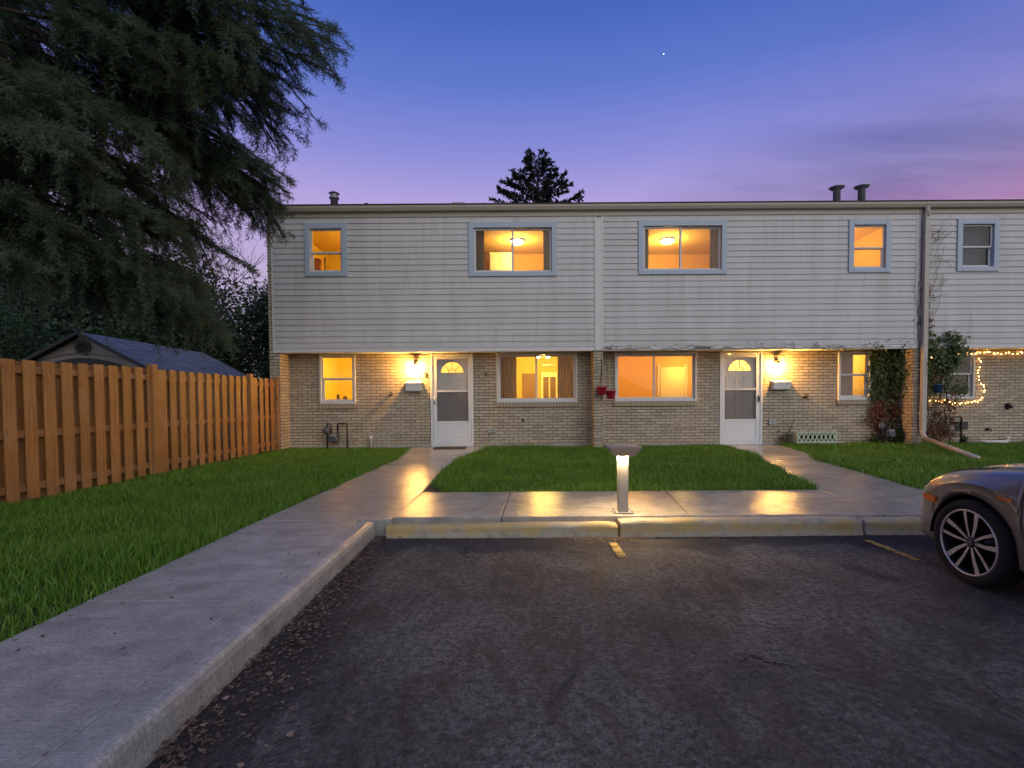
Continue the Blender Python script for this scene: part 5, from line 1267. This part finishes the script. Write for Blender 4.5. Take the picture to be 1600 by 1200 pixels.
# ------------------------------------------------------------------ the parked car (front towards the kerb)
def car():
    sc_, XC, YN, ZG = .9, 3.79, 4.17, -.15
    t = thing('parked_car', 'grey brown sedan parked nose in to the kerb at the right edge', 'car', (XC, YN - 2.0, ZG))
    W_ = lambda s, u, z: (XC + u * sc_, YN - s * sc_, ZG + z * sc_)
    fw, rw, ra = .90, 3.60, .335
    def sm(xs, ys):
        """smooth monotone-ish interpolation"""
        xs = np.array(xs, float); ys = np.array(ys, float); m = np.gradient(ys, xs)
        def f(x):
            x = float(np.clip(x, xs[0], xs[-1])); i = int(np.clip(np.searchsorted(xs, x) - 1, 0, len(xs) - 2)); h = xs[i + 1] - xs[i]; q = (x - xs[i]) / h
            return ys[i] * (1 + 2 * q) * (1 - q) ** 2 + m[i] * h * q * (1 - q) ** 2 + ys[i + 1] * q * q * (3 - 2 * q) + m[i + 1] * h * q * q * (q - 1)
        return f
    halfw = sm([0, .06, .15, .3, .55, .9, 1.5, 2.5, 3.6, 4.1, 4.4, 4.55], [.26, .50, .655, .775, .858, .90, .885, .885, .90, .86, .76, .62])
    shoulder = sm([0, .15, .35, .6, .9, 1.4, 2.5, 3.6, 4.3, 4.55], [.50, .58, .69, .785, .84, .885, .92, .96, .98, .90])
    hood = sm([0, .1, .3, .7, 1.1, 1.5, 2.0, 3.2, 3.9, 4.3, 4.55], [.52, .60, .73, .87, .95, 1.0, 1.02, 1.06, 1.08, 1.06, .93])
    def zlow(s):
        z = .20 if s > .3 else .20 + .0 * s
        for c in (fw, rw):
            d = abs(s - c); Ra = ra + .035
            if d < Ra: z = max(z, .315 + math.sqrt(Ra * Ra - d * d) * .98)
        return z
    ss = set(np.linspace(0, .5, 16)) | set(np.linspace(.5, 4.55, 60))
    for c in (fw, rw):
        for k in np.linspace(-1, 1, 31): ss.add(c + (ra + .035) * math.sin(k * math.pi / 2))
        ss |= {c - ra - .0365, c + ra + .0365, c - ra - .0355, c + ra + .0355}
    ss = sorted(ss)
    sec = []
    for s in ss:
        w, sh, ho, zl = halfw(s), shoulder(s), hood(s), zlow(s); fl = 0
        for c in (fw, rw): fl = max(fl, math.exp(-((s - c) / .36) ** 2))
        z0 = .20
        ctrl = [(w - .075, .20), (w - .03, .235), (w - .012, .36), (w - .004, .50), (w - .0 , .58), (w - .006, .645), (w - .022, sh - .045), (w - .055, sh - .012), (w - .11, sh + .006), (w - .20, sh + .014 + (ho - sh) * .12), (w * .62, sh + (ho - sh) * .72), (w * .32, ho - .01), (0, ho)]
        out = []
        for i, (u, z) in enumerate(ctrl):
            if i < 7:
                k = (z - z0) / (sh - .045 - z0); z = zl + (sh - .045 - zl) * k if zl > .3 else z
                if i <= 1 and zl > .3: u = w - .012 - .004 * (1 - i)
                u += (.014 * fl if i < 5 else 0) * (1 if i else .8)
            if i < 12: u -= .13 * math.exp(-(s / .26) ** 2) * max(0, min(1, (z - .36) / .30)) * (1 if i < 9 else .5)
            out.append((u, z))
        sec.append(out)
    V = []; F = []; n = len(sec[0])
    for s, o in zip(ss, sec):
        row = o + [(-u, z) for u, z in reversed(o[:-1])]
        # rounded nose in plan: the middle of the bumper stands forward of its corners
        for u, z in row:
            ds = -.0
            V.append(W_(s + (.10 * (z - .45) ** 2 if s < .2 else 0), u, z))
    m = 2 * n - 1
    for i in range(len(ss) - 1):
        for j in range(m - 1): F.append((i * m + j, i * m + j + 1, (i + 1) * m + j + 1, (i + 1) * m + j))
    F.append(tuple(range(m))); F.append(tuple((len(ss) - 1) * m + j for j in reversed(range(m))))
    body = MB().add(V, F).build('body', M['carpaint'], t, True)
    body.modifiers.new('es', 'EDGE_SPLIT').split_angle = R(42)
    # arch lips and dark wells
    for c, nm in ((fw, 'f'), (rw, 'r')):
        for sd in (-1, 1):
            mb = MB(); pts = []
            for k in range(25):
                a = math.pi * (k / 24) * 1.0; s = c - (ra + .03) * math.cos(a); z = .315 + (ra + .03) * math.sin(a) * .98
                pts.append(W_(s, sd * (halfw(s) - .022), z))
            mb.tube(pts, .009, 6).build('arch_lip', M['black'], t, True)
            w = MB(); cols = []
            for k in range(25):
                a = math.pi * (k / 24); s = c - (ra + .036) * math.cos(a); z = .30 + (ra + .036) * math.sin(a) * .98
                cols.append((W_(s, sd * (halfw(c) - .03), z), W_(s, sd * .50, z)))
            vs = [p for q in cols for p in q]; w.add(vs, [(2 * i, 2 * i + 1, 2 * i + 3, 2 * i + 2) for i in range(24)]); w.add([q[1] for q in cols], [tuple(range(25))])
            w.build('wheel_well', M['rimdark'], t, fixn=False)
    MB().box(XC - .62 * sc_, XC + .62 * sc_, YN - 4.3 * sc_, YN - .32 * sc_, ZG + .19 * sc_, ZG + .24 * sc_).build('underbody', M['black'], t)
    # cabin
    def cab(s0, s1, pts): return pts
    gl = MB(); sil = [(1.28, .985, .74), (2.02, 1.36, .60), (2.5, 1.415, .57), (3.1, 1.39, .565), (3.55, 1.27, .58), (4.02, 1.06, .68)]
    rows = []
    for s, z, wt in sil:
        zb = max(hood(s) - .03, shoulder(s) - .02); wb = halfw(s) - .075
        zz = max(z, zb + .005)
        k = min(1, (zz - zb) / .35)
        rows.append([W_(s, -wb, shoulder(s) - .012), W_(s, -wb + (wb - wt) * k, zz - .03 * k), W_(s, -wt * .7, zz), W_(s, 0, zz + .012), W_(s, wt * .7, zz), W_(s, wb - (wb - wt) * k, zz - .03 * k), W_(s, wb, shoulder(s) - .012)])
    vs = [p for r_ in rows for p in r_]; fs = [(i * 7 + j, i * 7 + j + 1, (i + 1) * 7 + j + 1, (i + 1) * 7 + j) for i in range(len(rows) - 1) for j in range(6)]
    gl.add(vs, fs).build('windows', M['carglass'], t, True)
    rf = MB(); 
    idx = [1, 2, 3, 4]; up = .012 * sc_
    top = [[(p[0], p[1], p[2] + up) for p in rows[i][1:6]] for i in idx]
    rf.add([p for r_ in top for p in r_], [(i * 5 + j, i * 5 + j + 1, (i + 1) * 5 + j + 1, (i + 1) * 5 + j) for i in range(3) for j in range(4)])
    for sd in (1, 5):
        rf.tube([rows[0][sd], rows[1][sd]], .028, 8); rf.tube([rows[1][sd], rows[2][sd], rows[3][sd], rows[4][sd], rows[5][sd]], .026, 8); rf.tube([rows[2][sd], rows[2][sd - 1 if sd == 1 else sd + 1]], .024, 8)
    rf.build('roof', M['carpaint'], t, True)
    # seams of doors, bonnet and bumper as narrow dark inlays just proud of the paint
    def on_side(s, z, sd, pr=.002):
        o = sec[min(range(len(ss)), key=lambda i: abs(ss[i] - s))]; zs = [q[1] for q in o[:9]]; us = [q[0] for q in o[:9]]
        return W_(s, sd * (float(np.interp(z, zs, us)) + pr), z)
    for sd in (-1, 1):
        for pts in ([(1.40, .86), (1.30, .80), (1.285, .70), (1.30, .5), (1.36, .28)], [(2.42, .90), (2.42, .6), (2.44, .28)], [(3.30, .93), (3.24, .7), (3.12, .45), (3.06, .28)]):
            dense = []
            for (a, b), (c, d) in zip(pts, pts[1:]):
                for k in range(6): dense.append(on_side(a + (c - a) * k / 6, b + (d - b) * k / 6, sd))
            MB().tube(dense, .0045, 5).build('door_gap', M['black'], t)
        hp = [W_(s, sd * (halfw(s) - .165), shoulder(s) + .012 + (hood(s) - shoulder(s)) * .08 + .006) for s in np.linspace(.36, 1.34, 16)]
        MB().tube(hp, .004, 5).build('bonnet_gap', M['black'], t)
    # front: lamps, grille, badge bar, lower intake
    for sd in (-1, 1):
        mb = MB(); a = [on_side(s, z, sd, .004) for s, z in ((.10, .60), (.22, .655), (.36, .705), (.46, .735))]; b = [on_side(s, z, sd, .004) for s, z in ((.08, .54), (.18, .575), (.28, .625), (.36, .675))]
        mb.add(a + b, [(i, i + 1, 5 + i, 4 + i) for i in range(3)]).build('headlight', M['headlamp'], t, True, fixn=False)
        mk = MB(); q = [on_side(s, z, sd, .016) for s, z in ((.40, .588), (.48, .60), (.57, .588), (.57, .545), (.48, .542), (.40, .558))]; p = [on_side(s, z, sd, -.02) for s, z in ((.40, .588), (.48, .60), (.57, .588), (.57, .545), (.48, .542), (.40, .558))]
        mk.add(q + p, [(0, 1, 4, 5), (1, 2, 3, 4)] + [(i, (i + 1) % 6, 6 + (i + 1) % 6, 6 + i) for i in range(6)]); mk.build('side_marker', M['amber'], t, fixn=False)
        sl2 = MB(); q = [on_side(s, z, sd, .004) for s, z in ((1.13, .70), (1.24, .695), (1.24, .68), (1.13, .682))]; sl2.add(q, [(0, 1, 2, 3)]).build('side_repeater', M['amber'], t, fixn=False)
        MB().box(*sorted((XC + sd * .70 * sc_, XC + sd * .875 * sc_)), YN - 1.345 * sc_, YN - 1.315 * sc_, ZG + .10 * sc_, ZG + .37 * sc_).build('mud_flap', M['black'], t, False, .01)
        MB().lathe([(.02, 0), (.055, .02), (.066, .06), (.05, .12), (.02, .15)], W_(1.62, sd * .96, .98), 14, 'y').tube([W_(1.58, sd * .86, .93), W_(1.58, sd * .95, .95)], .02, 6).build('mirror', M['carpaint'], t, True)
        for z in (.79, ):
            for s in (2.22, 3.1): MB().tube([on_side(s - .12, z, sd, .0), on_side(s - .10, z, sd, .03), on_side(s + .08, z, sd, .03), on_side(s + .10, z, sd, .0)], .011, 6).build('door_handle', M['carpaint'], t, True)
        MB().add([W_(4.5 - .02, sd * .40, .80), W_(4.35, sd * .775, .82), W_(4.35, sd * .775, .92), W_(4.5, sd * .40, .92)], [(0, 1, 2, 3)]).build('tail_light', M['amber'], t, fixn=False)
    MB().box(XC - .24, XC + .24, YN - .03, YN + .008, ZG + .42, ZG + .47).build('grille', M['black'], t, False, .01)
    MB().box(XC - .24, XC + .24, YN - .03, YN + .010, ZG + .22, ZG + .31).build('grille', M['black'], t, False, .01)
    # wheels
    def wheel(s, sd):
        c = W_(s, sd * (halfw(s) - .105), .315); k = sd * sc_
        rd = .315
        prof = lambda q: [(a * sc_, b * k) for a, b in q]
        ty = MB().lathe(prof([(.238, -.10), (.268, -.112), (.300, -.104), (.313, -.075), (.315, 0), (.313, .075), (.300, .104), (.268, .112), (.244, .100), (.240, .092), (.238, -.10)]), c, 56, 'x')
        w = MB(); w.lathe(prof([(.242, -.09), (.242, .094), (.238, .101), (.229, .098), (.222, .080), (.212, -.05), (.21, -.085)]), c, 56, 'x')
        wh = w.build('wheel', M['rimdark'], t, True); wh.modifiers.new('es', 'EDGE_SPLIT').split_angle = R(35)
        MB().lathe(prof([(.2435, .094), (.242, .102), (.237, .106), (.229, .103), (.226, .094), (.2435, .094)]), c, 56, 'x', False).build('rim_lip', M['rimface'], wh, True)
        ty.build('tyre', M['tyre'], wh, True)
        MB().lathe(prof([(.004, -.03), (.135, -.03), (.135, -.012), (.06, -.005), (.06, .02), (.004, .02)]), c, 32, 'x').build('brake_disc', M['rimdark'], wh, True)
        MB().lathe(prof([(.005, -.07), (.205, -.07), (.205, -.06), (.005, -.06)]), c, 32, 'x').build('backing_plate', M['black'], wh, True)
        sp = MB(); dk = MB()
        def P(r, a, d): return (c[0] + d * k, c[1] + r * math.cos(a) * sc_, c[2] + r * math.sin(a) * sc_)
        for i in range(5):
            for j, (a0, a1, w0, w1) in enumerate(((-.14, -.205, .012, .020), (.16, .235, .014, .031))):
                a = R(72 * i + 92) - .0; th0, th1 = a + a0 * 2.2, a + a1
                def edge(r, th, w, sgn): return P(r, th + sgn * w / r, 0)
                q0, q1 = .040, .230
                rws = []
                for u in (0, .5, 1):
                    r = q0 + (q1 - q0) * u; th = th0 + (th1 - th0) * u; ww = w0 + (w1 - w0) * u; dd = .078 + .014 * u
                    rws.append([P(r, th - ww / r * .62, dd), P(r, th + ww / r * .62, dd), P(r, th + ww / r * .75, dd - .03), P(r, th - ww / r * .75, dd - .03)])
                vs = [p for r_ in rws for p in r_]
                sp.add(vs, [(a_ * 4, a_ * 4 + 1, a_ * 4 + 5, a_ * 4 + 4) for a_ in (0, 1)]); dk.add(vs, [(a_ * 4 + x, a_ * 4 + (x + 1) % 4, a_ * 4 + 4 + (x + 1) % 4, a_ * 4 + 4 + x) for a_ in (0, 1) for x in (1, 2, 3)])
        sp.build('spoke_face', M['rimface'], wh, fixn=False); dk.build('spoke', M['rimdark'], wh, fixn=False)
        hb = MB().lathe(prof([(.062, .03), (.060, .066), (.05, .074), (.034, .076), (.032, .082), (.004, .084)]), c, 28, 'x')
        for i in range(5):
            a = R(72 * i + 56); q = P(.051, a, 0); hb.lathe(prof([(.008, .07), (.008, .083), (.004, .085)]), (c[0], q[1], q[2]), 6, 'x')
        hb.build('hub', M['rimdark'], wh, True)
        # wheel badge: two leaning uprights and a bar
        bd = MB()
        def bar(p, q, w):
            d = Vector((0, q[0] - p[0], q[1] - p[1])).normalized(); nn = Vector((0, -d.z, d.y)) * w
            v = [Vector((.088 * k, p[0], p[1])) - nn, Vector((.088 * k, q[0], q[1])) - nn, Vector((.088 * k, q[0], q[1])) + nn, Vector((.088 * k, p[0], p[1])) + nn]
            bd.add([(c[0] + x.x, c[1] + x.y * sc_, c[2] + x.z * sc_) for x in v], [(0, 1, 2, 3)])
        bar((-.016, .018), (-.010, -.018), .0036); bar((.016, .018), (.010, -.018), .0036); bar((-.011, 0), (.011, 0), .0034)
        ol = [(.024 * math.cos(i * math.pi / 8), .024 * math.sin(i * math.pi / 8)) for i in range(17)]
        for p, q in zip(ol, ol[1:]): bar(p, q, .0016)
        bd.build('wheel_badge', M['chrome'], wh, fixn=False)
        return wh
    for s in (fw, rw):
        for sd in (-1, 1): wheel(s, sd)
car()

# a single star high in the dusk sky
o = MB().lathe([(.02, -.32), (.24, -.22), (.32, 0), (.24, .22), (.02, .32)], (114.9, 400, 264.2), 12).build('star', M['star'], None, True); tag(o, 'tiny white star high in the blue sky', 'star')

# ------------------------------------------------------------------ render settings
scene.render.engine = 'CYCLES'
c = scene.cycles
c.use_denoising = True; c.use_adaptive_sampling = True; c.adaptive_threshold = .015
c.max_bounces = 7; c.diffuse_bounces = 4; c.glossy_bounces = 4; c.transmission_bounces = 6; c.transparent_max_bounces = 14; c.sample_clamp_indirect = 5.0
c.caustics_reflective = False; c.caustics_refractive = False
vs = scene.view_settings
vs.view_transform = 'Standard'; vs.look = 'None'; vs.exposure = 0.0; vs.gamma = 1.0; vs.use_curve_mapping = False
